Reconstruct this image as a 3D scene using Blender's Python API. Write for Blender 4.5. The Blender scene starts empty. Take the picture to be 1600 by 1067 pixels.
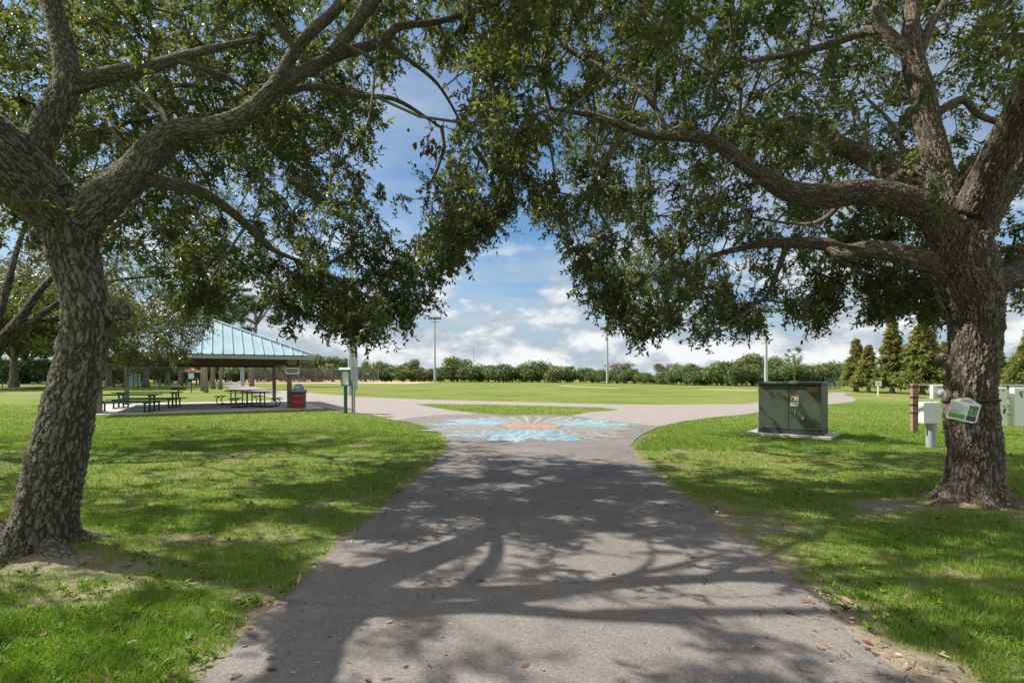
import bpy, bmesh, math, random
import numpy as np
from mathutils import Vector, Matrix
from mathutils.geometry import tessellate_polygon

RNG = np.random.default_rng(11)
random.seed(5)
scene = bpy.context.scene
COL = scene.collection
F = 800.0; HZ = 588.0; CX = 800.0; CAMZ = 1.6       # photo pixel scale, horizon row, centre column, eye height

def P(x, y, d):
    return np.array([(x - CX) * d / F, d, CAMZ - (y - HZ) * d / F])
def G(x, y):
    d = CAMZ * F / (y - HZ)
    return ((x - CX) * d / F, d)
def norm(a): return a / np.maximum(np.linalg.norm(a, axis=-1, keepdims=True), 1e-9)

EL = math.radians(47.0); AZ = math.atan2(0.30, -0.954)
SUN = np.array([math.cos(EL) * math.cos(AZ), math.cos(EL) * math.sin(AZ), math.sin(EL)])   # towards the sun

# ---------------------------------------------------------------- noise in numpy
def _h(ix, iy, s):
    v = np.sin(ix * 127.1 + iy * 311.7 + s * 74.7) * 43758.5453
    return v - np.floor(v)
def vnoise(x, y, s=0):
    ix = np.floor(x); iy = np.floor(y); fx = x - ix; fy = y - iy
    fx = fx * fx * (3 - 2 * fx); fy = fy * fy * (3 - 2 * fy)
    return (_h(ix, iy, s) * (1 - fx) + _h(ix + 1, iy, s) * fx) * (1 - fy) + (_h(ix, iy + 1, s) * (1 - fx) + _h(ix + 1, iy + 1, s) * fx) * fy
def fbm(x, y, s=0, o=4):
    t = 0; a = .5
    for k in range(o):
        t = t + a * vnoise(x, y, s + k); x = x * 2.03; y = y * 2.03; a *= .5
    return t / (1 - .5 ** o)
def inpoly(px, py, poly):
    px = np.asarray(px, float); py = np.asarray(py, float); ins = np.zeros(px.shape, bool)
    n = len(poly)
    for i in range(n):
        x0, y0 = poly[i]; x1, y1 = poly[(i + 1) % n]
        if y0 == y1: continue
        c = ((y0 > py) != (y1 > py)) & (px < (x1 - x0) * (py - y0) / (y1 - y0) + x0)
        ins ^= c
    return ins
def polydist(px, py, poly):
    d = np.full(np.shape(px), 1e9)
    n = len(poly)
    for i in range(n):
        x0, y0 = poly[i]; x1, y1 = poly[(i + 1) % n]
        ex, ey = x1 - x0, y1 - y0; L = ex * ex + ey * ey + 1e-12
        t = np.clip(((px - x0) * ex + (py - y0) * ey) / L, 0, 1)
        d = np.minimum(d, np.hypot(px - x0 - t * ex, py - y0 - t * ey))
    return d

# ---------------------------------------------------------------- mesh helpers
def mesh_np(name, v, quads=None, tris=None, attrs=None, mat=None, smooth=False, mats=None, midx=None):
    me = bpy.data.meshes.new(name)
    v = np.ascontiguousarray(v, np.float32)
    nq = 0 if quads is None else len(quads); nt = 0 if tris is None else len(tris)
    me.vertices.add(len(v)); me.vertices.foreach_set('co', v.ravel())
    idx = np.concatenate([np.asarray(quads, np.int32).ravel() if nq else np.zeros(0, np.int32), np.asarray(tris, np.int32).ravel() if nt else np.zeros(0, np.int32)])
    me.loops.add(len(idx)); me.loops.foreach_set('vertex_index', idx)
    me.polygons.add(nq + nt)
    st = np.concatenate([np.arange(nq) * 4, nq * 4 + np.arange(nt) * 3]).astype(np.int32)
    me.polygons.foreach_set('loop_start', st)
    if smooth: me.polygons.foreach_set('use_smooth', np.ones(nq + nt, bool))
    if midx is not None: me.polygons.foreach_set('material_index', np.asarray(midx, np.int32))
    for k, a in (attrs or {}).items():
        a = np.ascontiguousarray(a, np.float32)
        if a.ndim == 1:
            me.attributes.new(k, 'FLOAT', 'POINT').data.foreach_set('value', a)
        else:
            me.attributes.new(k, 'FLOAT_VECTOR', 'POINT').data.foreach_set('vector', a.ravel())
    me.update(calc_edges=True); me.validate()
    if mat: me.materials.append(mat)
    for m in mats or []: me.materials.append(m)
    return me
def link(name, me, parent=None):
    o = bpy.data.objects.new(name, me); COL.objects.link(o)
    if parent is not None: o.parent = parent
    return o
def tag(o, label, cat, group=None, kind=None):
    o['label'] = label
    if cat: o['category'] = cat
    if group: o['group'] = group
    if kind: o['kind'] = kind
    return o
def thing(name, label, cat, loc=(0, 0, 0), rz=0, group=None):
    o = bpy.data.objects.new(name, None); COL.objects.link(o)
    o.location = loc; o.rotation_euler = (0, 0, rz); o.empty_display_size = .2
    return tag(o, label, cat, group)
def dup(root, loc, rz, scale=(1, 1, 1), label=None, group=None):
    r = root.copy(); COL.objects.link(r); r.location = loc; r.rotation_euler = (0, 0, rz); r.scale = scale
    if label: r['label'] = label
    if group: r['group'] = group
    for ch in list(root.children):
        c = ch.copy(); COL.objects.link(c); c.parent = r
        for g in list(ch.children):
            d = g.copy(); COL.objects.link(d); d.parent = c
    return r
class MB:
    """collects shapes, then one mesh object"""
    def __init__(s): s.bm = bmesh.new()
    def _xf(s, vs, loc, rot):
        M = Matrix.Translation(Vector(loc))
        if rot: M = M @ Matrix.Rotation(rot[2], 4, 'Z') @ Matrix.Rotation(rot[1], 4, 'Y') @ Matrix.Rotation(rot[0], 4, 'X')
        bmesh.ops.transform(s.bm, matrix=M, verts=vs)
    def box(s, loc, size, rot=None, bev=0.0):
        r = bmesh.ops.create_cube(s.bm, size=1.0); vs = r['verts']
        bmesh.ops.scale(s.bm, vec=Vector(size), verts=vs)
        if bev:
            es = list({e for v in vs for e in v.link_edges})
            rr = bmesh.ops.bevel(s.bm, geom=es, offset=bev, segments=2, affect='EDGES', profile=.5)
            vs = list({v for f in rr['faces'] for v in f.verts} | {v for v in vs if v.is_valid})
            seen = set(vs); stack = list(vs)
            while stack:
                v = stack.pop()
                for e in v.link_edges:
                    o = e.other_vert(v)
                    if o not in seen: seen.add(o); stack.append(o)
            vs = list(seen)
        s._xf(vs, loc, rot); return s
    def cyl(s, a, b, r0, r1=None, n=12, caps=True):
        a = Vector(a); b = Vector(b); d = b - a
        r = bmesh.ops.create_cone(s.bm, cap_ends=caps, segments=n, radius1=r0, radius2=r0 if r1 is None else r1, depth=d.length)
        q = Vector((0, 0, 1)).rotation_difference(d.normalized())
        bmesh.ops.transform(s.bm, matrix=Matrix.Translation((a + b) / 2) @ q.to_matrix().to_4x4(), verts=r['verts']); return s
    def tube(s, pts, r, n=8):
        v, q = tube_np(np.array(pts, float), np.full(len(pts), r) if np.isscalar(r) else np.array(r), n)
        vs = [s.bm.verts.new(p) for p in v]
        for f in q: s.bm.faces.new([vs[i] for i in f])
        k = len(pts)
        s.bm.faces.new([vs[i] for i in range(n)][::-1]); s.bm.faces.new([vs[(k - 1) * n + i] for i in range(n)]); return s
    def lathe(s, prof, n=24, loc=(0, 0, 0)):
        rings = []
        for r, z in prof:
            rings.append([s.bm.verts.new((loc[0] + r * math.cos(2 * math.pi * i / n), loc[1] + r * math.sin(2 * math.pi * i / n), loc[2] + z)) for i in range(n)])
        for a, b in zip(rings, rings[1:]):
            for i in range(n): s.bm.faces.new((a[i], a[(i + 1) % n], b[(i + 1) % n], b[i]))
        s.bm.faces.new(rings[0][::-1]); s.bm.faces.new(rings[-1]); return s
    def prism(s, poly, z0, z1):
        """poly in XY extruded z0..z1"""
        lo = [s.bm.verts.new((x, y, z0)) for x, y in poly]; hi = [s.bm.verts.new((x, y, z1)) for x, y in poly]
        n = len(poly)
        for i in range(n): s.bm.faces.new((lo[i], lo[(i + 1) % n], hi[(i + 1) % n], hi[i]))
        for t in tessellate_polygon([[Vector((x, y, 0)) for x, y in poly]]):
            try:
                s.bm.faces.new([hi[i] for i in t]); s.bm.faces.new([lo[i] for i in t][::-1])
            except ValueError: pass
        return s
    def face(s, pts):
        s.bm.faces.new([s.bm.verts.new(p) for p in pts]); return s
    def build(s, name, m, parent=None, smooth=False, loc=None, rot=None):
        bmesh.ops.recalc_face_normals(s.bm, faces=s.bm.faces[:])
        me = bpy.data.meshes.new(name); s.bm.to_mesh(me); s.bm.free()
        if smooth:
            for p in me.polygons: p.use_smooth = True
            try: me.set_sharp_from_angle(angle=math.radians(40))
            except Exception: pass
        me.materials.append(m)
        o = link(name, me, parent)
        if loc: o.location = loc
        if rot: o.rotation_euler = rot
        return o

def frames(pts):
    T = np.gradient(pts, axis=0); T = norm(T)
    n = np.cross(T[0], [0.3, 1, 0.1]); n = n / np.linalg.norm(n)
    N = []
    for t in T:
        n = n - t * np.dot(n, t); n = n / np.linalg.norm(n); N.append(n)
    N = np.array(N); B = np.cross(T, N)
    return T, N, B
def tube_np(pts, rad, n=8, lump=None):
    T, N, B = frames(pts)
    a = np.arange(n) * 2 * math.pi / n
    r = rad[:, None] * np.ones(n)[None]
    if lump is not None: r = r * lump(np.arange(len(pts))[:, None] / max(1, len(pts) - 1), a[None], pts)
    v = pts[:, None] + r[..., None] * (np.cos(a)[None, :, None] * N[:, None] + np.sin(a)[None, :, None] * B[:, None])
    k = len(pts); i = np.arange(k - 1)[:, None] * n; j = np.arange(n)[None]; j2 = (j + 1) % n
    q = np.stack([i + j, i + j2, i + n + j2, i + n + j], -1).reshape(-1, 4)
    return v.reshape(-1, 3), q
def smooth_line(p, r, step):
    """Catmull-Rom resample of points+radii at about STEP metres"""
    p = np.array(p, float); r = np.array(r, float)
    pe = np.vstack([2 * p[0] - p[1], p, 2 * p[-1] - p[-2]])
    op, orr = [], []
    for i in range(len(p) - 1):
        p0, p1, p2, p3 = pe[i], pe[i + 1], pe[i + 2], pe[i + 3]
        m = max(2, int(np.linalg.norm(p2 - p1) / step))
        t = (np.arange(m) / m)[:, None]
        op.append(.5 * (2 * p1 + (p2 - p0) * t + (2 * p0 - 5 * p1 + 4 * p2 - p3) * t ** 2 + (3 * p1 - p0 - 3 * p2 + p3) * t ** 3))
        orr.append(r[i] + (r[i + 1] - r[i]) * t[:, 0])
    op.append(p[-1:]); orr.append(r[-1:])
    return np.vstack(op), np.concatenate(orr)

# ---------------------------------------------------------------- materials
def new_mat(name):
    m = bpy.data.materials.new(name); m.use_nodes = True
    nt = m.node_tree; b = nt.nodes['Principled BSDF']
    return m, nt, b
def N(nt, t, **kw):
    n = nt.nodes.new(t)
    for k, v in kw.items():
        if k in n.inputs: n.inputs[k].default_value = v
        else: setattr(n, k, v)
    return n
def ramp(nt, stops, src=None, interp='LINEAR'):
    n = nt.nodes.new('ShaderNodeValToRGB'); cr = n.color_ramp; cr.interpolation = interp
    while len(cr.elements) < len(stops): cr.elements.new(.5)
    for e, (p, c) in zip(cr.elements, stops):
        e.position = p; e.color = tuple(c) + (1,) if len(c) == 3 else c
    if src is not None: nt.links.new(src, n.inputs[0])
    return n
def simple(name, col, rough=.6, var=.25, scale=6.0, metal=0.0, bump=0.0, spec=.5):
    m, nt, b = new_mat(name)
    tc = N(nt, 'ShaderNodeTexCoord'); no = N(nt, 'ShaderNodeTexNoise', Scale=scale, Detail=6.0, Roughness=.65)
    nt.links.new(tc.outputs['Object'], no.inputs['Vector'])
    c0 = tuple(max(0, c * (1 - var)) for c in col); c1 = tuple(min(1, c * (1 + var)) for c in col)
    r = ramp(nt, [(.3, c0), (.7, c1)], no.outputs['Fac']); nt.links.new(r.outputs[0], b.inputs['Base Color'])
    rr = ramp(nt, [(.3, (rough * .85,) * 3), (.7, (min(1, rough * 1.15),) * 3)], no.outputs['Fac']); nt.links.new(rr.outputs[0], b.inputs['Roughness'])
    b.inputs['Metallic'].default_value = metal
    b.inputs['Specular IOR Level'].default_value = spec
    if bump:
        bp = N(nt, 'ShaderNodeBump', Strength=bump, Distance=.01); nt.links.new(no.outputs['Fac'], bp.inputs['Height']); nt.links.new(bp.outputs[0], b.inputs['Normal'])
    return m
def leaf_mat(name, stops, trans, tw=.35, rough=.45, spec=.4):
    """leaves: reflect and let light through; 'tint' is a per-leaf random number"""
    m, nt, b = new_mat(name)
    at = N(nt, 'ShaderNodeAttribute', attribute_name='tint')
    r = ramp(nt, stops, at.outputs['Fac']); nt.links.new(r.outputs[0], b.inputs['Base Color'])
    b.inputs['Roughness'].default_value = rough; b.inputs['Specular IOR Level'].default_value = spec
    t = N(nt, 'ShaderNodeBsdfTranslucent')
    r2 = ramp(nt, trans, at.outputs['Fac']); nt.links.new(r2.outputs[0], t.inputs['Color'])
    mx = N(nt, 'ShaderNodeMixShader'); mx.inputs[0].default_value = tw
    nt.links.new(b.outputs[0], mx.inputs[1]); nt.links.new(t.outputs[0], mx.inputs[2])
    nt.links.new(mx.outputs[0], nt.nodes['Material Output'].inputs['Surface'])
    return m
def bark_mat(name, plate, plate2, furrow, scale, stretch, disp, lichen=None, lich_amt=.0, coord='barkco', fw=.24, dist=2.3, vw=.4):
    m, nt, b = new_mat(name); L = nt.links
    at = N(nt, 'ShaderNodeAttribute', attribute_name=coord)
    vec = at.outputs['Vector']
    nz = N(nt, 'ShaderNodeTexNoise', Scale=scale * .5, Detail=7.0, Roughness=.68); L.new(vec, nz.inputs['Vector'])
    sb = N(nt, 'ShaderNodeVectorMath', operation='SUBTRACT'); sb.inputs[1].default_value = (.5, .5, .5); L.new(nz.outputs['Color'], sb.inputs[0])
    sc = N(nt, 'ShaderNodeVectorMath', operation='SCALE'); sc.inputs['Scale'].default_value = dist / scale; L.new(sb.outputs[0], sc.inputs[0])
    ad = N(nt, 'ShaderNodeVectorMath', operation='ADD'); L.new(vec, ad.inputs[0]); L.new(sc.outputs[0], ad.inputs[1])
    mu = N(nt, 'ShaderNodeVectorMath', operation='MULTIPLY'); mu.inputs[1].default_value = (1, 1, stretch); L.new(ad.outputs[0], mu.inputs[0])
    vo = N(nt, 'ShaderNodeTexVoronoi', feature='DISTANCE_TO_EDGE', Scale=scale); L.new(mu.outputs[0], vo.inputs['Vector'])
    mr = N(nt, 'ShaderNodeMapRange', interpolation_type='SMOOTHSTEP'); mr.inputs['From Max'].default_value = fw; L.new(vo.outputs['Distance'], mr.inputs['Value'])
    vo2 = N(nt, 'ShaderNodeTexVoronoi', feature='DISTANCE_TO_EDGE', Scale=scale * 2.1); L.new(mu.outputs[0], vo2.inputs['Vector'])
    mr2 = N(nt, 'ShaderNodeMapRange', interpolation_type='SMOOTHSTEP'); mr2.inputs['From Max'].default_value = .25; L.new(vo2.outputs['Distance'], mr2.inputs['Value'])
    fn = N(nt, 'ShaderNodeTexNoise', Scale=scale * 3.2, Detail=8.0, Roughness=.7); L.new(vec, fn.inputs['Vector'])
    def ridged(freq, zs, off, width):                    # dark lines where a stretched noise crosses its middle: furrows that fork and rejoin
        m_ = N(nt, 'ShaderNodeMapping'); m_.inputs['Scale'].default_value = (freq, freq, freq * zs); m_.inputs['Location'].default_value = off; L.new(ad.outputs[0], m_.inputs['Vector'])
        n_ = N(nt, 'ShaderNodeTexNoise', Scale=1.0, Detail=2.5, Roughness=.55); L.new(m_.outputs[0], n_.inputs['Vector'])
        s_ = N(nt, 'ShaderNodeMath', operation='SUBTRACT'); L.new(n_.outputs['Fac'], s_.inputs[0]); s_.inputs[1].default_value = .5
        b_ = N(nt, 'ShaderNodeMath', operation='ABSOLUTE'); L.new(s_.outputs[0], b_.inputs[0])
        r_ = N(nt, 'ShaderNodeMapRange', interpolation_type='SMOOTHSTEP'); r_.inputs['From Max'].default_value = width; L.new(b_.outputs[0], r_.inputs['Value']); return r_.outputs[0]
    def mth(op, x, y):
        n_ = N(nt, 'ShaderNodeMath', operation=op)
        for k_, v_ in enumerate((x, y)):
            if isinstance(v_, (int, float)): n_.inputs[k_].default_value = v_
            else: L.new(v_, n_.inputs[k_])
        return n_.outputs[0]
    rg = mth('MINIMUM', ridged(scale * .62, .20, (0, 0, 0), .10), ridged(scale * .95, .24, (7, 3, 1), .09))
    rg = mth('MINIMUM', rg, mth('ADD', mth('MULTIPLY', ridged(scale * .8, .75, (2, 9, 4), .075), .75), .25))
    H = mth('ADD', mth('MULTIPLY', rg, 1 - vw), mth('MULTIPLY', mr.outputs[0], vw))
    h2 = mth('ADD', mth('ADD', mth('MULTIPLY', mr2.outputs[0], .18), H), mth('MULTIPLY', fn.outputs['Fac'], .6))
    lr_ = N(nt, 'ShaderNodeAttribute', attribute_name='limbr')
    rs = N(nt, 'ShaderNodeMapRange'); rs.inputs['From Min'].default_value = .03; rs.inputs['From Max'].default_value = .28; rs.inputs['To Min'].default_value = disp * .12; rs.inputs['To Max'].default_value = disp; L.new(lr_.outputs['Fac'], rs.inputs['Value'])
    ds = N(nt, 'ShaderNodeDisplacement', Midlevel=1.25); L.new(h2, ds.inputs['Height']); L.new(rs.outputs[0], ds.inputs['Scale'])
    L.new(ds.outputs[0], nt.nodes['Material Output'].inputs['Displacement'])
    m.displacement_method = 'BOTH'
    pl = ramp(nt, [(.3, plate), (.7, plate2)], fn.outputs['Fac'])
    col = pl.outputs[0]
    if lichen:
        ln = N(nt, 'ShaderNodeTexNoise', Scale=2.2, Detail=7.0, Roughness=.7); L.new(vec, ln.inputs['Vector'])
        lr = ramp(nt, [(.62 - lich_amt * .35, (0, 0, 0)), (.72 - lich_amt * .2, (1, 1, 1))], ln.outputs['Fac'])
        lm = N(nt, 'ShaderNodeMix', data_type='RGBA'); L.new(lr.outputs[0], lm.inputs[0]); L.new(col, lm.inputs[6]); lm.inputs[7].default_value = tuple(lichen) + (1,)
        col = lm.outputs[2]
    fm = N(nt, 'ShaderNodeMix', data_type='RGBA'); fr_ = N(nt, 'ShaderNodeMapRange', interpolation_type='SMOOTHSTEP'); fr_.inputs['From Min'].default_value = .22; fr_.inputs['From Max'].default_value = .66; L.new(H, fr_.inputs['Value']); L.new(fr_.outputs[0], fm.inputs[0]); fm.inputs[6].default_value = tuple(furrow) + (1,); L.new(col, fm.inputs[7])
    L.new(fm.outputs[2], b.inputs['Base Color']); b.inputs['Roughness'].default_value = .9; b.inputs['Specular IOR Level'].default_value = .2
    return m

M = {}
M['bark_left'] = bark_mat('lichen_oak_bark', (.17, .155, .125), (.31, .295, .24), (.085, .075, .058), 18.0, .34, .042, (.24, .265, .19), .62, fw=.24, dist=1.6, vw=.42)
M['bark_right'] = bark_mat('brown_oak_bark', (.19, .16, .125), (.39, .34, .28), (.085, .069, .054), 22.0, .26, .034, (.30, .28, .22), .22, fw=.20, dist=1.5, vw=.22)
M['bark_far'] = bark_mat('grey_bark', (.13, .11, .09), (.22, .19, .16), (.04, .03, .025), 9.0, .35, .012)
M['twig'] = simple('twig_bark', (.15, .13, .11), .9, .35, 14)
M['far_trunk'] = simple('pale_trunk_bark', (.22, .19, .165), .9, .35, 5, bump=.4)
M['leaf_oak'] = leaf_mat('oak_leaves', [(0, (.036, .052, .019)), (.5, (.068, .092, .030)), (.9, (.13, .148, .052)), (1, (.18, .11, .06))],
                         [(0, (.13, .19, .03)), (.6, (.24, .31, .05)), (.95, (.44, .43, .09)), (1, (.32, .17, .06))], .35, .40, .45)
M['leaf_dead'] = simple('dead_leaves', (.17, .085, .04), .8, .4, 8)
M['leaf_bush'] = leaf_mat('mangrove_leaves', [(0, (.045, .085, .022)), (.6, (.10, .16, .038)), (1, (.175, .22, .055))], [(0, (.10, .18, .03)), (1, (.22, .28, .05))], .3, .55)
M['leaf_olive'] = leaf_mat('olive_leaves', [(0, (.07, .10, .034)), (.6, (.13, .165, .05)), (1, (.20, .21, .075))], [(0, (.13, .16, .04)), (1, (.26, .26, .08))], .3, .55)
M['leaf_pale'] = leaf_mat('pale_leaves', [(0, (.09, .10, .05)), (.5, (.16, .155, .08)), (1, (.23, .19, .12))], [(0, (.14, .13, .05)), (1, (.26, .2, .1))], .25, .6)
M['leaf_light'] = leaf_mat('light_green_leaves', [(0, (.06, .10, .022)), (.6, (.14, .19, .045)), (1, (.22, .24, .06))], [(0, (.12, .18, .03)), (1, (.26, .30, .05))], .3, .55)
M['leaf_cypress'] = leaf_mat('cypress_needles', [(0, (.12, .16, .04)), (.45, (.22, .265, .065)), (.75, (.27, .24, .085)), (1, (.27, .16, .09))], [(0, (.20, .27, .05)), (1, (.38, .32, .10))], .45, .7)
M['leaf_pine'] = leaf_mat('pine_needles', [(0, (.04, .075, .03)), (1, (.11, .16, .05))], [(0, (.06, .1, .03)), (1, (.12, .17, .05))], .2, .7)
M['grass'] = leaf_mat('grass_blades', [(0, (.050, .15, .010)), (.45, (.115, .235, .017)), (.8, (.205, .305, .034)), (.93, (.32, .30, .10)), (1, (.46, .38, .21))],
                      [(0, (.10, .25, .014)), (.6, (.25, .41, .025)), (1, (.42, .38, .13))], .30, .5, .3)
M['white'] = simple('white_painted_steel', (.74, .75, .73), .45, .06, 3)
M['steel'] = simple('galvanised_steel', (.40, .42, .43), .45, .15, 8, metal=.6)
M['pole'] = simple('grey_light_pole', (.36, .39, .40), .6, .1, 3)
M['dark_metal'] = simple('dark_lamp_metal', (.08, .085, .09), .5, .2, 6)
M['black'] = simple('black_painted_steel', (.018, .02, .022), .45, .3, 8)
M['green_paint'] = simple('dark_green_paint', (.02, .085, .055), .5, .2, 8)
M['green_light'] = simple('teal_green_paint', (.05, .19, .14), .6, .15, 8)
M['paper'] = simple('notice_paper', (.72, .68, .64), .7, .08, 30)
M['roof_blue'] = simple('blue_metal_roof', (.29, .41, .46), .42, .08, 1.2, metal=.1)
M['fascia'] = simple('grey_green_fascia', (.27, .33, .30), .5, .08, 4)
M['brown'] = simple('brown_painted_steel', (.085, .042, .032), .55, .2, 6)
M['tan_post'] = simple('tan_painted_column', (.16, .125, .10), .6, .2, 6)
M['red_bin'] = simple('red_painted_barrel', (.21, .026, .034), .5, .3, 7)
M['lid_grey'] = simple('grey_bin_lid', (.17, .21, .25), .5, .1, 7)
M['trans_green'] = simple('olive_green_cabinet_paint', (.070, .086, .058), .6, .18, 3.5)
M['trans_dark'] = simple('dark_cabinet_sill', (.035, .035, .03), .7, .3, 8)
M['concrete'] = simple('weathered_concrete', (.46, .44, .41), .9, .15, 7, bump=.3)
M['orange'] = simple('orange_sticker', (.56, .20, .035), .6, .12, 20)
M['ink'] = simple('black_ink', (.02, .02, .02), .6, .2, 20)
M['wood_post'] = simple('brown_wood_post', (.27, .16, .11), .85, .3, 9, bump=.5)
M['pvc'] = simple('grey_plastic_pipe', (.30, .34, .35), .5, .1, 6)
M['glass'] = simple('meter_glass', (.30, .32, .30), .12, .2, 6)
M['bark_strap'] = simple('black_nylon_strap', (.012, .012, .012), .7, .3, 30)
M['red_roof'] = simple('terracotta_shingles', (.40, .19, .13), .8, .2, 5)
M['teal_screen'] = simple('teal_windscreen_fabric', (.13, .34, .34), .8, .15, 3)
M['pale_screen'] = simple('pale_aqua_board', (.42, .58, .58), .7, .1, 3)
M['fence_green'] = simple('green_vinyl_fence_wire', (.02, .07, .055), .6, .2, 5)
M['fence_grey'] = simple('grey_fence_wire', (.20, .21, .21), .6, .2, 5)
M['charcoal'] = simple('rusty_grill_steel', (.06, .05, .045), .8, .4, 9)
M['tag_green'] = simple('printed_green_panel', (.10, .36, .03), .5, .3, 20)
M['tag_grey'] = simple('printed_grey_picture', (.44, .50, .47), .4, .35, 9)
M['tag_dark'] = simple('printed_dark_picture', (.09, .14, .07), .4, .6, 25)
EXPO = 0.8
# ================================================================ GROUND, PATHS, GRASS
def gpoly(pts): return [G(*p) if p[1] > 589 else p for p in pts]
def rough_edge(poly, step=.22, amp=.03, ymax=14):
    out = []; n = len(poly)
    for i in range(n):
        a = np.array(poly[i]); b = np.array(poly[(i + 1) % n]); L = np.linalg.norm(b - a)
        m = max(1, int(L / step)) if max(a[1], b[1]) < ymax else 1
        for k in range(m):
            p = a + (b - a) * k / m
            if m > 1 and k: p = p + (vnoise(np.array([p[0] * 3.1]), np.array([p[1] * 3.1]), 3)[0] - .5) * 2 * amp * np.array([1, .3]) + RNG.normal(0, amp * .25, 2)
            out.append((float(p[0]), float(p[1])))
    return out
ASPH = rough_edge([(-1.66, -3.0)] + gpoly([(310, 1067), (405, 969), (449, 935), (531, 856), (587, 804), (647, 755), (692, 714), (703, 698), (702, 690), (690, 678), (668, 668), (645, 661), (620, 657), (642, 653), (684, 649), (754, 646.6), (787, 649.3), (860, 648.3), (891, 650), (959, 659), (1031, 666.6), (1006, 678), (992, 688), (984, 699), (993, 716), (1040, 760), (1100, 807), (1162, 851), (1251, 920), (1327, 992), (1423, 1064)]) + [(2.15, -3.0)])
LIGHT = gpoly([(330, 595.5), (360, 597.5), (387, 602), (411, 607), (486, 614), (560, 620), (663, 624), (766, 627), (860, 629.5), (940, 631.3), (1025, 632.5), (1160, 631.5), (1230, 624), (1286, 616), (1302, 613), (1340, 612.6), (1322, 614.6), (1318, 617), (1330, 620), (1338, 623.5), (1334, 627.5), (1310, 630.5), (1288, 632.5), (1200, 642), (1160, 648), (1110, 652.5), (1066, 659), (1031, 666.6), (959, 659), (891, 650), (922, 644), (969, 640.6), (942, 637), (860, 634.6), (766, 632.5), (675, 631), (649, 632), (704, 641), (754, 646.6), (684, 649), (642, 653), (620, 657), (580, 648), (530, 641), (490, 634), (450, 626), (400, 616), (362, 608), (345, 601), (320, 597)])

LTR = np.array([-4.22, 4.5]); RTR = np.array([5.6, 6.2]); BTR = np.array([-10.75, 10.0])
def pathd(x, y):
    """distance outside the asphalt (negative inside)"""
    d = polydist(x, y, ASPH); return np.where(inpoly(x, y, ASPH), -d, d)
def bare_at(x, y, pd=None):
    x = np.asarray(x, float); y = np.asarray(y, float)
    n1 = fbm(x * 1.1, y * 1.1, 21, 4); n2 = fbm(x * 4.2, y * 4.2, 31, 3)
    b = np.clip((n1 * .65 + n2 * .35 - .60) * 5.0, 0, .5) * (y < 14)
    def spot(cx, cy, rx, ry, k): return k * np.exp(-(((x - cx) / rx) ** 2 + ((y - cy) / ry) ** 2))
    s = spot(-3.7, 4.2, .75, .28, 1.0) + spot(-2.9, 4.9, .5, .16, .8) + spot(-3.9, 3.75, .8, .16, .5)
    s = s + spot(5.5, 6.0, .9, .4, .6) + spot(3.9, 6.1, 1.3, .4, .22) + spot(-3.0, 4.1, .5, .2, .4)
    if pd is None: pd = pathd(x, y)
    e = np.exp(-np.maximum(pd, 0) / .11) * .95
    er = np.exp(-np.maximum(pd, 0) / .34) * 1.0 * (x > 0) * np.clip((7.0 - y) / 3, 0, 1)
    s = s + e * (y < 14) + er * (.5 + n1)
    return np.clip(b + s * (.35 + 1.1 * n2), 0, 1)
def ground_z(x, y, pd):
    z = (fbm(x * .5, y * .5, 5, 3) - .5) * .10 + (fbm(x * 2.5, y * 2.5, 8, 3) - .5) * .05
    z = z * np.clip(pd / 1.2, 0, 1) + .012
    z = z + .10 * np.exp(-((x - LTR[0]) ** 2 + (y - LTR[1]) ** 2) / .9) + .10 * np.exp(-((x - RTR[0]) ** 2 + (y - RTR[1]) ** 2) / 1.2)
    f = np.clip((13.0 - y) / 3.0, 0, 1) * np.clip((14 - np.abs(x)) / 3, 0, 1)
    z = z * f
    z = np.where(pd < .25, np.minimum(z, .010), z)
    return np.where(pd < -.09, np.minimum(z, -.03), z)
def axis(fine0, fine1, step, lo, hi, g):
    a = list(np.arange(fine0, fine1, step)); s = step; v = a[-1]
    while v < hi: s *= g; v += s; a.append(v)
    s = step; v = a[0]; pre = []
    while v > lo: s *= g; v -= s; pre.append(v)
    return np.array(pre[::-1] + a)
gx = axis(-9, 9.5, .075, -900, 900, 1.16); gy = axis(2.0, 13, .075, -60, 1500, 1.13)
X, Y = np.meshgrid(gx, gy); X = X.ravel(); Y = Y.ravel()
PD = np.full(X.shape, 5.0); nr = (np.abs(X) < 12) & (Y > -5) & (Y < 26); PD[nr] = pathd(X[nr], Y[nr])
Z = ground_z(X, Y, PD)
BARE = np.zeros(X.shape); BARE[nr] = bare_at(X[nr], Y[nr], PD[nr])
nx = len(gx); i = (np.arange(len(gy) - 1)[:, None] * nx + np.arange(nx - 1)[None]).ravel()

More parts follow.
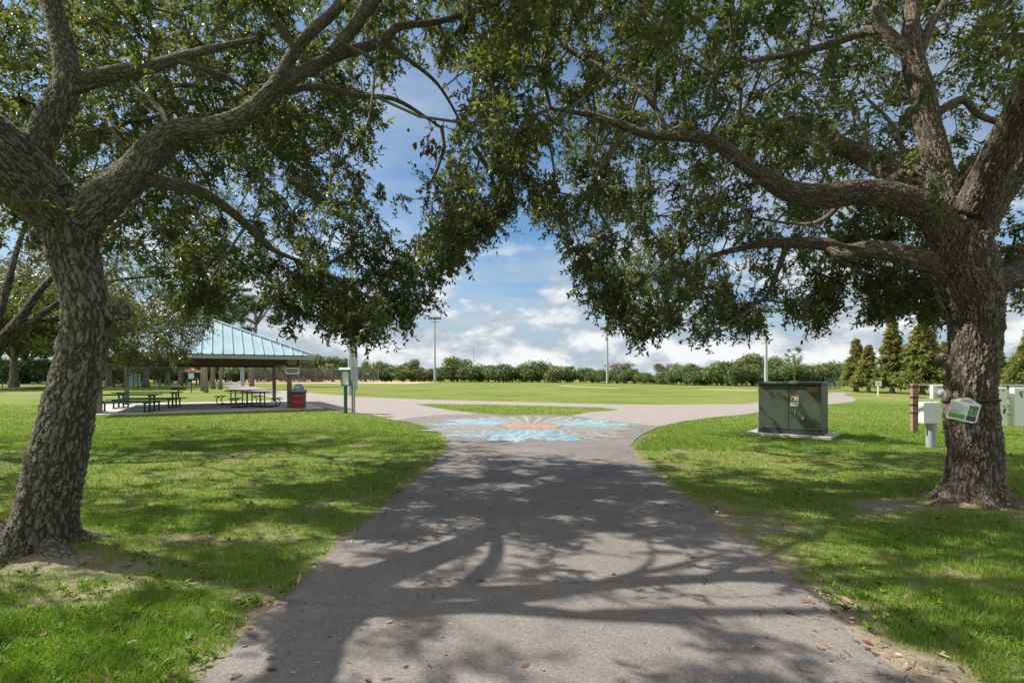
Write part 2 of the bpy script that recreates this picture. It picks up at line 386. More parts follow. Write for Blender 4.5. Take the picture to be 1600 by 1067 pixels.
def ground_material():
    m, nt, b = new_mat('lawn_soil'); L = nt.links
    tc = N(nt, 'ShaderNodeTexCoord'); ge = N(nt, 'ShaderNodeNewGeometry')
    at = N(nt, 'ShaderNodeAttribute', attribute_name='bare')
    n1 = N(nt, 'ShaderNodeTexNoise', Scale=.12, Detail=5.0, Roughness=.6); L.new(tc.outputs['Object'], n1.inputs['Vector'])
    n2 = N(nt, 'ShaderNodeTexNoise', Scale=1.3, Detail=8.0, Roughness=.7); L.new(tc.outputs['Object'], n2.inputs['Vector'])
    n3 = N(nt, 'ShaderNodeTexNoise', Scale=22.0, Detail=8.0, Roughness=.75); L.new(tc.outputs['Object'], n3.inputs['Vector'])
    a = N(nt, 'ShaderNodeMath', operation='MULTIPLY_ADD'); L.new(n1.outputs['Fac'], a.inputs[0]); a.inputs[1].default_value = .55
    a2 = N(nt, 'ShaderNodeMath', operation='MULTIPLY_ADD'); L.new(n2.outputs['Fac'], a2.inputs[0]); a2.inputs[1].default_value = .35
    a3 = N(nt, 'ShaderNodeMath', operation='MULTIPLY'); L.new(n3.outputs['Fac'], a3.inputs[0]); a3.inputs[1].default_value = .25
    L.new(a3.outputs[0], a2.inputs[2]); L.new(a2.outputs[0], a.inputs[2])
    g = ramp(nt, [(.40, (.075, .130, .022)), (.55, (.125, .170, .032)), (.66, (.195, .20, .060)), (.78, (.27, .235, .105))], a.outputs[0])
    so = ramp(nt, [(.3, (.15, .115, .085)), (.55, (.28, .235, .185)), (.75, (.42, .37, .31))], n3.outputs['Fac'])
    mx = N(nt, 'ShaderNodeMix', data_type='RGBA'); L.new(at.outputs['Fac'], mx.inputs[0]); L.new(g.outputs[0], mx.inputs[6]); L.new(so.outputs[0], mx.inputs[7])
    L.new(mx.outputs[2], b.inputs['Base Color']); b.inputs['Roughness'].default_value = .95; b.inputs['Specular IOR Level'].default_value = .1
    bp = N(nt, 'ShaderNodeBump', Strength=.6, Distance=.03); L.new(n3.outputs['Fac'], bp.inputs['Height']); L.new(bp.outputs[0], b.inputs['Normal'])
    return m
me = mesh_np('ground', np.stack([X, Y, Z], 1), quads=np.stack([i, i + 1, i + nx + 1, i + nx], 1), attrs={'bare': BARE}, mat=ground_material(), smooth=True)
tag(link('ground', me), 'green park lawn around the paths, with sandy bare patches', None, kind='structure')

def asphalt_material(name, c0, c1, c2, patch=.25):
    m, nt, b = new_mat(name); L = nt.links
    tc = N(nt, 'ShaderNodeTexCoord')
    big = N(nt, 'ShaderNodeTexNoise', Scale=.7, Detail=6.0, Roughness=.65); L.new(tc.outputs['Object'], big.inputs['Vector'])
    agg = N(nt, 'ShaderNodeTexVoronoi', feature='F1', Scale=95.0); L.new(tc.outputs['Object'], agg.inputs['Vector'])
    fine = N(nt, 'ShaderNodeTexNoise', Scale=60.0, Detail=8.0, Roughness=.8); L.new(tc.outputs['Object'], fine.inputs['Vector'])
    mid = N(nt, 'ShaderNodeTexNoise', Scale=5.0, Detail=8.0, Roughness=.75); L.new(tc.outputs['Object'], mid.inputs['Vector'])
    s1 = N(nt, 'ShaderNodeMath', operation='MULTIPLY_ADD'); L.new(big.outputs['Fac'], s1.inputs[0]); s1.inputs[1].default_value = patch * 1.35
    s2 = N(nt, 'ShaderNodeMath', operation='MULTIPLY_ADD'); L.new(mid.outputs['Fac'], s2.inputs[0]); s2.inputs[1].default_value = .25
    s3 = N(nt, 'ShaderNodeMath', operation='MULTIPLY_ADD'); L.new(fine.outputs['Fac'], s3.inputs[0]); s3.inputs[1].default_value = .35
    sep = N(nt, 'ShaderNodeSeparateColor'); L.new(agg.outputs['Color'], sep.inputs[0])
    s4 = N(nt, 'ShaderNodeMath', operation='MULTIPLY'); L.new(sep.outputs[0], s4.inputs[0]); s4.inputs[1].default_value = .17
    L.new(s4.outputs[0], s3.inputs[2]); L.new(s3.outputs[0], s2.inputs[2]); L.new(s2.outputs[0], s1.inputs[2])
    r = ramp(nt, [(.32, c0), (.56, c1), (.80, c2)], s1.outputs[0])
    # a few hairline cracks and darker drip stains
    wv = N(nt, 'ShaderNodeVectorMath', operation='ADD'); wn = N(nt, 'ShaderNodeVectorMath', operation='SCALE'); wn.inputs['Scale'].default_value = .55
    L.new(mid.outputs['Color'], wn.inputs[0]); L.new(tc.outputs['Object'], wv.inputs[0]); L.new(wn.outputs[0], wv.inputs[1])
    ck = N(nt, 'ShaderNodeTexVoronoi', feature='DISTANCE_TO_EDGE', Scale=.42); L.new(wv.outputs[0], ck.inputs['Vector'])
    cr = ramp(nt, [(.0, (1, 1, 1)), (.006, (.6, .6, .6)), (.012, (0, 0, 0))], ck.outputs['Distance'])
    cm = ramp(nt, [(.50, (0, 0, 0)), (.60, (.75, .75, .75))], big.outputs['Fac'])
    cx_ = N(nt, 'ShaderNodeMath', operation='MULTIPLY'); L.new(cr.outputs[0], cx_.inputs[0]); L.new(cm.outputs[0], cx_.inputs[1])
    st_ = N(nt, 'ShaderNodeTexNoise', Scale=1.7, Detail=4.0, Roughness=.5); L.new(tc.outputs['Object'], st_.inputs['Vector'])
    sm_ = ramp(nt, [(.60, (0, 0, 0)), (.72, (.35, .35, .35))], st_.outputs['Fac'])
    mx_ = N(nt, 'ShaderNodeMath', operation='MAXIMUM'); L.new(cx_.outputs[0], mx_.inputs[0]); L.new(sm_.outputs[0], mx_.inputs[1])
    mc_ = N(nt, 'ShaderNodeMix', data_type='RGBA'); L.new(mx_.outputs[0], mc_.inputs[0]); L.new(r.outputs[0], mc_.inputs[6]); mc_.inputs[7].default_value = tuple(v * .55 for v in c0) + (1,)
    L.new(mc_.outputs[2], b.inputs['Base Color'])
    b.inputs['Roughness'].default_value = .85; b.inputs['Specular IOR Level'].default_value = .25
    bp = N(nt, 'ShaderNodeBump', Strength=.5, Distance=.006); L.new(s3.outputs[0], bp.inputs['Height']); L.new(bp.outputs[0], b.inputs['Normal'])
    return m
def sheet(name, poly, z, skirt, m, label):
    o = MB().prism(poly, z - skirt, z).build(name, m)
    return tag(o, label, None, kind='structure')
M['asph'] = asphalt_material('worn_grey_asphalt', (.085, .077, .074), (.178, .163, .154), (.30, .275, .257))
M['lightpath'] = asphalt_material('pale_pinkish_asphalt', (.21, .183, .170), (.285, .254, .238), (.36, .327, .31), .15)
sheet('asphalt_path', ASPH, .018, .12, M['asph'], 'worn grey asphalt path running straight ahead, dappled with leaf shade')
sheet('park_path', LIGHT, .010, .06, M['lightpath'], 'pale pinkish path crossing beyond the mural and curving away')
INF = gpoly([(300, 594.6), (470, 594.2), (560, 594.6), (690, 596.9), (640, 599.3), (560, 598.9), (440, 598.6), (300, 598.0)])
sheet('infield_dirt', INF, .005, .03, simple('orange_infield_clay', (.50, .33, .22), .95, .15, .3), 'strip of orange clay infield at the far left of the field')
for pts in ([(880, 602.2), (972, 606.6), (960, 607.1), (872, 603.2)], [(1100, 607.5), (1185, 609.5), (1180, 611), (1090, 608.5)]):
    sheet('worn_dirt', gpoly(pts), .005, .03, simple('dry_grass_dirt', (.30, .26, .13), .95, .15, .5), 'thin worn strip of dry soil in the field')

# the painted sun mural on the junction
def mural_material():
    m, nt, b = new_mat('mural_paint'); L = nt.links
    tc = N(nt, 'ShaderNodeTexCoord'); sep = N(nt, 'ShaderNodeSeparateXYZ')
    nz = N(nt, 'ShaderNodeTexNoise', Scale=1.1, Detail=3.0); L.new(tc.outputs['Object'], nz.inputs['Vector'])
    sb = N(nt, 'ShaderNodeVectorMath', operation='SUBTRACT'); sb.inputs[1].default_value = (.5, .5, .5); L.new(nz.outputs['Color'], sb.inputs[0])
    sc = N(nt, 'ShaderNodeVectorMath', operation='SCALE'); sc.inputs['Scale'].default_value = .9; L.new(sb.outputs[0], sc.inputs[0])
    ad = N(nt, 'ShaderNodeVectorMath', operation='ADD'); L.new(tc.outputs['Object'], ad.inputs[0]); L.new(sc.outputs[0], ad.inputs[1])
    L.new(ad.outputs[0], sep.inputs[0])
    ang = N(nt, 'ShaderNodeMath', operation='ARCTAN2'); L.new(sep.outputs[1], ang.inputs[0]); L.new(sep.outputs[0], ang.inputs[1])
    ln = N(nt, 'ShaderNodeVectorMath', operation='LENGTH'); L.new(tc.outputs['Object'], ln.inputs[0])
    ln2 = N(nt, 'ShaderNodeVectorMath', operation='LENGTH'); L.new(ad.outputs[0], ln2.inputs[0])
    def math(op, a, bb, c=None):
        n = N(nt, 'ShaderNodeMath', operation=op)
        for k, v in enumerate((a, bb, c)):
            if v is None: continue
            if isinstance(v, (int, float)): n.inputs[k].default_value = v
            else: L.new(v, n.inputs[k])
        return n.outputs[0]
    # eight broad rays, alternately blue and sand, with thin streaks in each
    w = math('SINE', math('MULTIPLY_ADD', ang.outputs[0], 3.0, math('MULTIPLY', nz.outputs['Fac'], .6)), 0)
    rays = ramp(nt, [(.0, (.20, .19, .155)), (.36, (.29, .27, .215)), (.43, (.05, .055, .055)), (.48, (.36, .46, .48)), (.54, (.10, .26, .37)), (.8, (.15, .33, .44)), (1, (.24, .41, .49))], math('MULTIPLY_ADD', w, .5, .5))
    st = math('SINE', math('MULTIPLY_ADD', ang.outputs[0], 36.0, math('MULTIPLY', nz.outputs['Fac'], 14.0)), 0)
    stm = ramp(nt, [(.80, (0, 0, 0)), (.93, (1, 1, 1))], math('MULTIPLY_ADD', st, .5, .5))
    mx = N(nt, 'ShaderNodeMix', data_type='RGBA'); L.new(math('MULTIPLY', stm.outputs[0], .55), mx.inputs[0]); L.new(rays.outputs[0], mx.inputs[6]); mx.inputs[7].default_value = (.48, .53, .50, 1)
    st2 = ramp(nt, [(.05, (1, 1, 1)), (.13, (0, 0, 0))], math('MULTIPLY_ADD', st, .5, .5))
    mx2 = N(nt, 'ShaderNodeMix', data_type='RGBA'); L.new(math('MULTIPLY', st2.outputs[0], .6), mx2.inputs[0]); L.new(mx.outputs[2], mx2.inputs[6]); mx2.inputs[7].default_value = (.07, .10, .12, 1)
    # centre disc with a dark outline
    rr = ramp(nt, [(.22, (1, 1, 1)), (.25, (.5, .5, .5)), (.265, (0, 0, 0))], math('MULTIPLY', ln2.outputs['Value'], .25), 'CONSTANT')
    disc = N(nt, 'ShaderNodeTexNoise', Scale=3.0, Detail=5.0); L.new(tc.outputs['Object'], disc.inputs['Vector'])
    dc = ramp(nt, [(.35, (.34, .18, .11)), (.6, (.44, .26, .17)), (.75, (.40, .31, .25))], disc.outputs['Fac'])
    g1 = N(nt, 'ShaderNodeMath', operation='GREATER_THAN'); L.new(rr.outputs[0], g1.inputs[0]); g1.inputs[1].default_value = .75
    g2 = N(nt, 'ShaderNodeMath', operation='GREATER_THAN'); L.new(rr.outputs[0], g2.inputs[0]); g2.inputs[1].default_value = .25
    m3 = N(nt, 'ShaderNodeMix', data_type='RGBA'); L.new(g2.outputs[0], m3.inputs[0]); L.new(mx2.outputs[2], m3.inputs[6]); m3.inputs[7].default_value = (.06, .055, .05, 1)
    m4 = N(nt, 'ShaderNodeMix', data_type='RGBA'); L.new(g1.outputs[0], m4.inputs[0]); L.new(m3.outputs[2], m4.inputs[6]); L.new(dc.outputs[0], m4.inputs[7])
    # worn paint
    wn = N(nt, 'ShaderNodeTexNoise', Scale=9.0, Detail=9.0, Roughness=.8); L.new(tc.outputs['Object'], wn.inputs['Vector'])
    wr = ramp(nt, [(.44, (.10, .10, .10)), (.61, (.90, .90, .90))], wn.outputs['Fac'])
    m5 = N(nt, 'ShaderNodeMix', data_type='RGBA'); L.new(wr.outputs[0], m5.inputs[0]); L.new(m4.outputs[2], m5.inputs[6]); m5.inputs[7].default_value = (.13, .12, .115, 1)
    L.new(m5.outputs[2], b.inputs['Base Color']); b.inputs['Roughness'].default_value = .8
    return m
nm = 220; a = np.arange(nm) / nm * 2 * math.pi
rad = 1.0 + .08 * np.sign(np.sin(a * 13)) * np.abs(np.sin(a * 13)) ** .6 + .06 * np.sin(a * 29 + 1) + .03 * np.sin(a * 51)
mv = np.stack([3.12 * rad * np.cos(a), 3.75 * rad * np.sin(a), np.zeros(nm)], 1); mv = np.vstack([[0, 0, 0], mv])
me = mesh_np('mural', mv, tris=np.stack([np.zeros(nm, int), 1 + np.arange(nm), 1 + (np.arange(nm) + 1) % nm], 1), mat=mural_material())
o = link('road_mural', me); o.location = (.60, 16.35, .0225)
tag(o, 'painted sun mural with blue and sand rays on the dark asphalt junction', 'mural')

# ---------------------------------------------------------------- grass blades
def grass_patch(n, xr, yr, seed, far):
    r = np.random.default_rng(seed)
    px = r.uniform(*xr, n); py = r.uniform(*yr, n)
    y = CAMZ * F / (py - HZ); x = (px - CX) * y / F
    pd = pathd(x, y); ok = pd > .0
    ok &= ~inpoly(x, y, LIGHT)
    ok &= np.hypot(x - LTR[0], y - LTR[1]) > .42; ok &= np.hypot(x - RTR[0], y - RTR[1]) > .46
    ok &= ~inpoly(x, y, PADW) & ~inpoly(x, y, TPADW)
    x, y, pd = x[ok], y[ok], pd[ok]
    b = bare_at(x, y, pd)
    k = r.random(len(x)) > np.clip(b * 1.25, 0, .97)
    x, y, pd, b = x[k], y[k], pd[k], b[k]
    z = ground_z(x, y, pd)
    clump = fbm(x * 2.2, y * 2.2, 41, 3); c2 = fbm(x * 9, y * 9, 51, 2)
    h = (.026 + .05 * clump * r.uniform(.5, 1.3, len(x)) + .035 * np.clip(c2 - .55, 0, 1) * 3) * (1 - .35 * b)
    h = np.where(y > 9, h * .8, h)
    tall = r.random(len(x)) < .012; h = np.where(tall, h * 1.9, h)
    w = np.maximum(.0022, y * .00052) * r.uniform(.7, 1.4, len(x))
    th = r.uniform(0, 2 * math.pi, len(x)); ld = r.uniform(0, 2 * math.pi, len(x)); le = r.uniform(.15, .9, len(x)) * h
    sx, sy = np.cos(th) * w, np.sin(th) * w; lx, ly = np.cos(ld) * le, np.sin(ld) * le
    p = np.stack([x, y, z - .005], 1)
    s = np.stack([sx, sy, 0 * sx], 1); l = np.stack([lx, ly, 0 * lx], 1); up = np.stack([0 * h, 0 * h, h], 1)
    tint = np.clip(.24 + .5 * fbm(x * .9, y * .9, 61, 3) + .25 * r.normal(0, .6, len(x)) * .6 + .25 * b, 0, .92)
    tint = np.where(r.random(len(x)) < .035 + .22 * b, r.uniform(.93, 1, len(x)), tint)
    nn = len(x); bi = np.arange(nn)
    if far:
        v = np.stack([p - s, p + s, p + up + l], 1).reshape(-1, 3)
        return v, None, np.stack([bi * 3, bi * 3 + 1, bi * 3 + 2], 1), np.repeat(tint, 3)
    mid = p + up * .62 + l * .35
    v = np.stack([p - s, p + s, mid - s * .75, mid + s * .75, p + up * .95 + l], 1).reshape(-1, 3)
    return v, np.stack([bi * 5, bi * 5 + 1, bi * 5 + 3, bi * 5 + 2], 1), np.stack([bi * 5 + 2, bi * 5 + 3, bi * 5 + 4], 1), np.repeat(tint, 5)
# ================================================================ LIVE OAKS
def leaf_mesh(base, dirn, nor, ln, wd, tint, six=True):
    """leaves as two quads folded on the midrib (six) or one lozenge"""
    dirn = norm(dirn); side = norm(np.cross(dirn, nor)); n = np.cross(side, dirn)
    L = ln[:, None]; W = wd[:, None] * .5
    if six:
        fold = n * W * .35
        v = np.stack([base, base + dirn * L * .33 + side * W + fold, base + dirn * L * .72 + side * W * .8 + fold, base + dirn * L - n * L * .06,
                      base + dirn * L * .72 - side * W * .8 + fold, base + dirn * L * .33 - side * W + fold], 1).reshape(-1, 3)
        i = np.arange(len(base)) * 6
        q = np.concatenate([np.stack([i, i + 1, i + 2, i + 3], 1), np.stack([i, i + 3, i + 4, i + 5], 1)])
        return v, q, np.repeat(tint, 6)
    v = np.stack([base, base + dirn * L * .5 + side * W, base + dirn * L, base + dirn * L * .5 - side * W], 1).reshape(-1, 3)
    i = np.arange(len(base)) * 4
    return v, np.stack([i, i + 1, i + 2, i + 3], 1), np.repeat(tint, 4)

def seg_tubes(a, b, ra, rb, n=5):
    d = norm(b - a); ref = np.where(np.abs(d[:, 2:3]) > .9, np.array([[1., 0, 0]]), np.array([[0, 0, 1.]]))
    u = norm(np.cross(d, ref)); w = np.cross(d, u)
    ang = np.arange(n) * 2 * math.pi / n
    ring = np.cos(ang)[None, :, None] * u[:, None] + np.sin(ang)[None, :, None] * w[:, None]
    v = np.concatenate([a[:, None] + ring * ra[:, None, None], b[:, None] + ring * rb[:, None, None]], 1).reshape(-1, 3)
    i = np.arange(len(a))[:, None] * 2 * n; j = np.arange(n)[None]; j2 = (j + 1) % n
    return v, np.stack([i + j, i + j2, i + n + j2, i + n + j], -1).reshape(-1, 4)

def proj(p):
    y = np.maximum(p[:, 1], .05)
    return np.where(p[:, 1] > .05, CX + F * p[:, 0] / y, -9e5), np.where(p[:, 1] > .05, HZ - F * (p[:, 2] - CAMZ) / y, 9e5)
def sun_px(p):
    t = p[:, 2] / SUN[2]; g = p - SUN[None] * t[:, None]
    y = g[:, 1]
    return np.where(y > .5, CX + F * g[:, 0] / np.maximum(y, .5), -9e5), np.where(y > .5, HZ + F * CAMZ / np.maximum(y, .5), 9e5), g

# sunlit patches of the ground (photo px: x, y, rx, ry): the gaps in the crowns the light comes through
LIT = [(560, 868, 32, 20), (752, 864, 110, 24), (752, 880, 100, 22), (745, 975, 92, 52), (860, 955, 88, 36), (950, 893, 52, 25), (968, 852, 40, 12),
       (628, 1052, 55, 22), (905, 1043, 52, 24), (748, 819, 40, 8), (676, 822, 34, 6), (722, 736, 40, 13), (760, 766, 30, 6), (1122, 858, 26, 9), (1142, 926, 46, 14),
       (1262, 995, 66, 27), (960, 716, 40, 8), (860, 700, 60, 5), (640, 940, 30, 12), (900, 815, 22, 5), (830, 760, 20, 5), (560, 1020, 20, 12), (1000, 985, 30, 16), (1010, 1035, 25, 12),
       (215, 742, 100, 20), (440, 735, 110, 18), (560, 712, 60, 10), (330, 762, 60, 12), (150, 960, 120, 26), (300, 935, 90, 22), (240, 1010, 60, 20), (420, 830, 40, 14), (95, 1035, 60, 16),
       (1350, 745, 90, 9), (1240, 735, 60, 9), (1390, 805, 50, 7), (1330, 870, 55, 10), (1440, 960, 60, 14), (1500, 860, 40, 9), (1150, 720, 70, 10), (1560, 1010, 40, 14)]
TRUNK_LIT = [((5.25, 6.0, .45), .12), ((5.28, 5.98, .85), .16), ((5.3, 5.98, 1.35), .10), ((5.3, 6.0, 1.75), .13), ((5.25, 6.0, 2.3), .14), ((5.1, 6.1, 2.9), .16), ((4.5, 6.25, 3.9), .15), ((3.9, 6.3, 3.95), .12), ((5.0, 6.2, 4.4), .16), ((4.95, 6.4, 5.1), .16), ((5.7, 5.9, 4.0), .14), ((3.2, 6.8, 3.2), .12), ((5.9, 5.8, 4.7), .14),
             ((-4.25, 4.35, .5), .10), ((-4.1, 4.35, 1.2), .10), ((-4.1, 4.4, 2.4), .12), ((-3.2, 4.7, 3.6), .12), ((-2.2, 5.1, 4.3), .12), ((-4.2, 4.6, 3.9), .12),
             ((7.0, 13.8, .9), .07), ((7.2, 13.6, .5), .09), ((7.5, 13.4, 1.1), .08), ((7.7, 13.2, .5), .09), ((6.75, 14.2, .9), .25)]
_r = np.random.default_rng(17)
for _k in range(240):                                   # many small gaps: small dapples on path and lawn
    _x, _y = _r.uniform(60, 1580), 684 + 386 * _r.random() ** 1.7
    _s = _r.uniform(.03, .12); LIT.append((_x, _y, _s * (_y - HZ) / CAMZ * _r.uniform(1, 2.2), _s * (_y - HZ) ** 2 / (CAMZ * F)))
def lit_reject(p, r, prob=.84):
    sx, sy, g = sun_px(p)
    hit = np.zeros(len(p), bool)
    for x, y, a, b in LIT: g_ = .13 if a > 21 or b > 7 else .17; m = g_ * (y - HZ) / CAMZ; hit |= ((sx - x) / (a * 1.05 + m)) ** 2 + ((sy - y) / (b * 1.05 + g_ * (y - HZ) ** 2 / (CAMZ * F))) ** 2 < 1
    # the mural and all the open ground beyond the shade line
    edge = np.interp(sx, [-400, 200, 480, 690, 705, 985, 1100, 1300, 1500, 1800], [668, 664, 662, 684, 688, 690, 676, 668, 672, 690])
    far = (sy < edge) & (g[:, 1] > 5)
    for c, rad in TRUNK_LIT:                             # shafts of sun that reach the trunks and the cabinet
        d = p - np.array(c); t = d @ SUN; hit |= (np.linalg.norm(d - t[:, None] * SUN, axis=1) < rad + .30) & (t > .3)
    return (hit & (r.random(len(p)) < prob)) | (far & (r.random(len(p)) < .96))

def grow(limbs, targets, step=.28, sag=.05, seed=1):
    """attach every target to the nearest wood already there: real branching, thicker where more tips hang on it"""
    r = np.random.default_rng(seed)
    pos = [p for p, rad in limbs]; nl = sum(len(p) for p in pos)
    cap = nl + len(targets) * 14
    A = np.zeros((cap, 3)); par = np.full(cap, -1); A[:nl] = np.vstack(pos); cost = np.zeros(cap); n = nl
    d0 = np.array([np.min(((A[:nl] - t) ** 2).sum(1)) for t in targets])
    tip = np.zeros(len(targets), int)
    for k in np.argsort(d0):
        t = targets[k]; d = np.sqrt(((A[:n] - t) ** 2).sum(1)) + cost[:n] * .18
        j = int(np.argmin(d)); a = A[j]; L = np.linalg.norm(t - a); m = min(13, max(1, int(L / step)))
        off = r.normal(0, .07 * L, 3); prev = j; c = cost[j]
        for q in range(1, m + 1):
            f = q / m; pt = a + (t - a) * f
            if q < m: pt = pt + off * math.sin(math.pi * f) + np.array([0, 0, .10 * L * math.sin(math.pi * f)]) + r.normal(0, .018, 3)
            A[n] = pt; par[n] = prev; c += L / m; cost[n] = c; prev = n; n += 1
        tip[k] = prev
    cnt = np.zeros(n); cnt[tip] += 1
    for q in range(n - 1, nl - 1, -1):
        if par[q] >= 0: cnt[par[q]] += cnt[q]
    i = np.arange(nl, n); rad = np.minimum(.0042 * np.maximum(cnt, 1) ** .46, .075)
    pr = np.where(par[i] < nl, rad[i] * 1.25, rad[np.maximum(par[i], 0)])
    return A[par[i]], A[i], np.minimum(pr, rad[i] * 1.8), rad[i]

def px_limb(pts):
    q = np.array(pts, float); g = norm(np.gradient(q[:, :2], axis=0)); c = 1 / np.sqrt(1 + ((q[:, 0] - CX) / F) ** 2)
    return np.array([P(x, y, d) for x, y, d, w in pts]), q[:, 3] * q[:, 2] / F / 2 * (1 - (1 - c) * np.abs(g[:, 1]))   # a wide lens stretches uprights off axis
def lumpy(seed, amp=.07, flare=None):
    ph = np.random.default_rng(seed).uniform(0, 6.28, 8)
    def f(t, a, pts):
        z = pts[:, 2][:, None]
        r = 1 + amp * (np.sin(2 * a + ph[0] + z * 1.3) * .6 + np.sin(3 * a + ph[1] - z * 2.2) * .5 + np.sin(5 * a + ph[2] + z * 3.1) * .35 + np.sin(z * 4.3 + ph[3]) * .3)
        if flare is not None:
            fl = np.exp(-np.maximum(z - .02, 0) / .15)
            r = r * (1 + fl * flare * (.35 + .8 * np.maximum(0, np.sin(3 * a + ph[4])) + .5 * np.maximum(0, np.sin(5 * a + ph[5]))))
        return r
    return f
def wood_mesh(name, limbs, mat, voxel=.014, seed=3, flare=.5, knots=()):
    """all the trunk and limb tubes fused into one continuous skin, with bark coordinates that run along each limb"""
    vs, qs, ts, off = [], [], [], 0; samples = []
    for k, (p, r) in enumerate(limbs):
        pp, rr = smooth_line(p, r, .05)
        n = 40 if rr.max() > .2 else 24 if rr.max() > .09 else 14
        v, q = tube_np(pp, rr, n, lumpy(seed + k, .06 if k else .05, flare if k == 0 else None))
        vs += [v, pp[:1], pp[-1:]]; m = len(pp)
        qs.append(q + off); c0 = off + len(v); j = np.arange(n); j2 = (j + 1) % n
        ts += [np.stack([np.full(n, c0), off + j2, off + j], 1), np.stack([np.full(n, c0 + 1), off + (m - 1) * n + j, off + (m - 1) * n + j2], 1)]
        off += len(v) + 2
        T, Nn, B = frames(pp); s = np.concatenate([[0], np.cumsum(np.linalg.norm(np.diff(pp, axis=0), axis=1))]) + k * 7.31
        samples.append(np.hstack([pp, rr[:, None], Nn, B, s[:, None], T, np.full((len(pp), 1), np.clip((.26 / max(.04, np.median(rr))) ** .6, 1, 2.6))]))
    for (c, rad) in knots:
        bm = bmesh.new(); bmesh.ops.create_icosphere(bm, subdivisions=3, radius=1.0)
        v = np.array([x.co[:] for x in bm.verts]) * np.array(rad) + np.array(c); f = np.array([[x.index for x in g.verts] for g in bm.faces]); bm.free()
        vs.append(v); ts.append(f + off); off += len(v)
    me = mesh_np(name + '_raw', np.vstack(vs), np.vstack(qs), np.vstack(ts))
    ob = link(name + '_raw', me)
    rm = ob.modifiers.new('r', 'REMESH'); rm.mode = 'VOXEL'; rm.voxel_size = voxel; rm.use_smooth_shade = True
    sm = ob.modifiers.new('s', 'SMOOTH'); sm.factor = .5; sm.iterations = 9
    dg = bpy.context.evaluated_depsgraph_get()
    out = bpy.data.meshes.new_from_object(ob.evaluated_get(dg)); out.name = name
    bpy.data.objects.remove(ob); bpy.data.meshes.remove(me)
    nv = len(out.vertices); co = np.empty(nv * 3, np.float32); out.vertices.foreach_get('co', co); co = co.reshape(-1, 3)
    S = np.vstack(samples); bc = np.empty((nv, 3), np.float32); lr = np.empty(nv, np.float32)
    for a in range(0, nv, 4000):
        c = co[a:a + 4000]; d = np.linalg.norm(c[:, None] - S[None, :, :3], axis=2) / np.maximum(S[None, :, 3], .02)
        s = S[np.argmin(d, 1)]; dv = c - s[:, :3]
        lr[a:a + 4000] = s[:, 3]; sc_ = s[:, 14:15]
        bc[a:a + 4000] = sc_ * np.stack([(dv * s[:, 4:7]).sum(1), (dv * s[:, 7:10]).sum(1), s[:, 10] + (dv * s[:, 11:14]).sum(1)], 1)
    out.attributes.new('barkco', 'FLOAT_VECTOR', 'POINT').data.foreach_set('vector', bc.ravel())
    out.attributes.new('limbr', 'FLOAT', 'POINT').data.foreach_set('value', lr)
    out.materials.clear(); out.materials.append(mat)
    out.polygons.foreach_set('use_smooth', np.ones(len(out.polygons), bool)); out.update()
    return out, S

def foliage(centers, seed, shoots=6, leaves=13, centre=None, ln=(.050, .080), shoot_len=(.14, .36), six=True, droop=.35, tint_shift=0.0):
    r = np.random.default_rng(seed); n = len(centers)
    c = np.repeat(centers, shoots, 0); m = len(c)
    out = norm(c - np.array(centre)[None])
    d = norm(out * .45 + r.normal(0, .75, (m, 3)) + np.array([0, 0, -droop]))
    L = r.uniform(*shoot_len, m); st = c + r.normal(0, .05, (m, 3))
    bend = r.normal(0, .18, (m, 3)) + np.array([0, 0, -.22])
    mid = st + d * (L * .5)[:, None]; end = mid + norm(d + bend) * (L * .5)[:, None]
    tv, tq = seg_tubes(np.vstack([st, mid]), np.vstack([mid, end]), np.concatenate([np.full(m, .0032), np.full(m, .0024)]), np.concatenate([np.full(m, .0024), np.full(m, .0012)]), 3)
    t = (np.arange(leaves)[None] + r.uniform(0, 1, (m, leaves))) / leaves * .95 + .05
    base = np.where(t[..., None] < .5, st[:, None] + (mid - st)[:, None] * (t * 2)[..., None], mid[:, None] + (end - mid)[:, None] * (t * 2 - 1)[..., None]).reshape(-1, 3)
    k = len(base)
    dd = np.repeat(d, leaves, 0); ld = norm(dd * .55 + norm(r.normal(0, 1, (k, 3))) * .95)
    nor = norm(r.normal(0, .6, (k, 3)) + np.array([0, 0, 1.0]))
    l = r.uniform(*ln, k); w = l * r.uniform(.33, .46, k)
    shade = np.repeat(np.clip(r.normal(.42 + tint_shift, .16, n), 0, .85), shoots * leaves)
    tint = np.clip(shade + r.normal(0, .14, k), 0, .93); tint = np.where(r.random(k) < .012, 1.0, tint)
    return (tv, tq), leaf_mesh(base, ld, nor, l, w, tint, six)

def ellipsoid_targets(n, c, rad, r, inner=.35, zmin=2.0):
    out = []
    while sum(map(len, out)) < n:
        p = r.uniform(-1, 1, (n * 2, 3)); q = np.linalg.norm(p, axis=1)
        lob = 1 + .18 * np.sin(p[:, 0] * 5 + 1) * np.sin(p[:, 1] * 5.3) + .12 * np.sin(p[:, 2] * 7 + p[:, 0] * 4)
        ok = (q < lob) & (q > inner * r.random(len(p)) ** .5)
        p = p[ok] * np.array(rad) + np.array(c); out.append(p[p[:, 2] > zmin])
    return np.vstack(out)[:n]

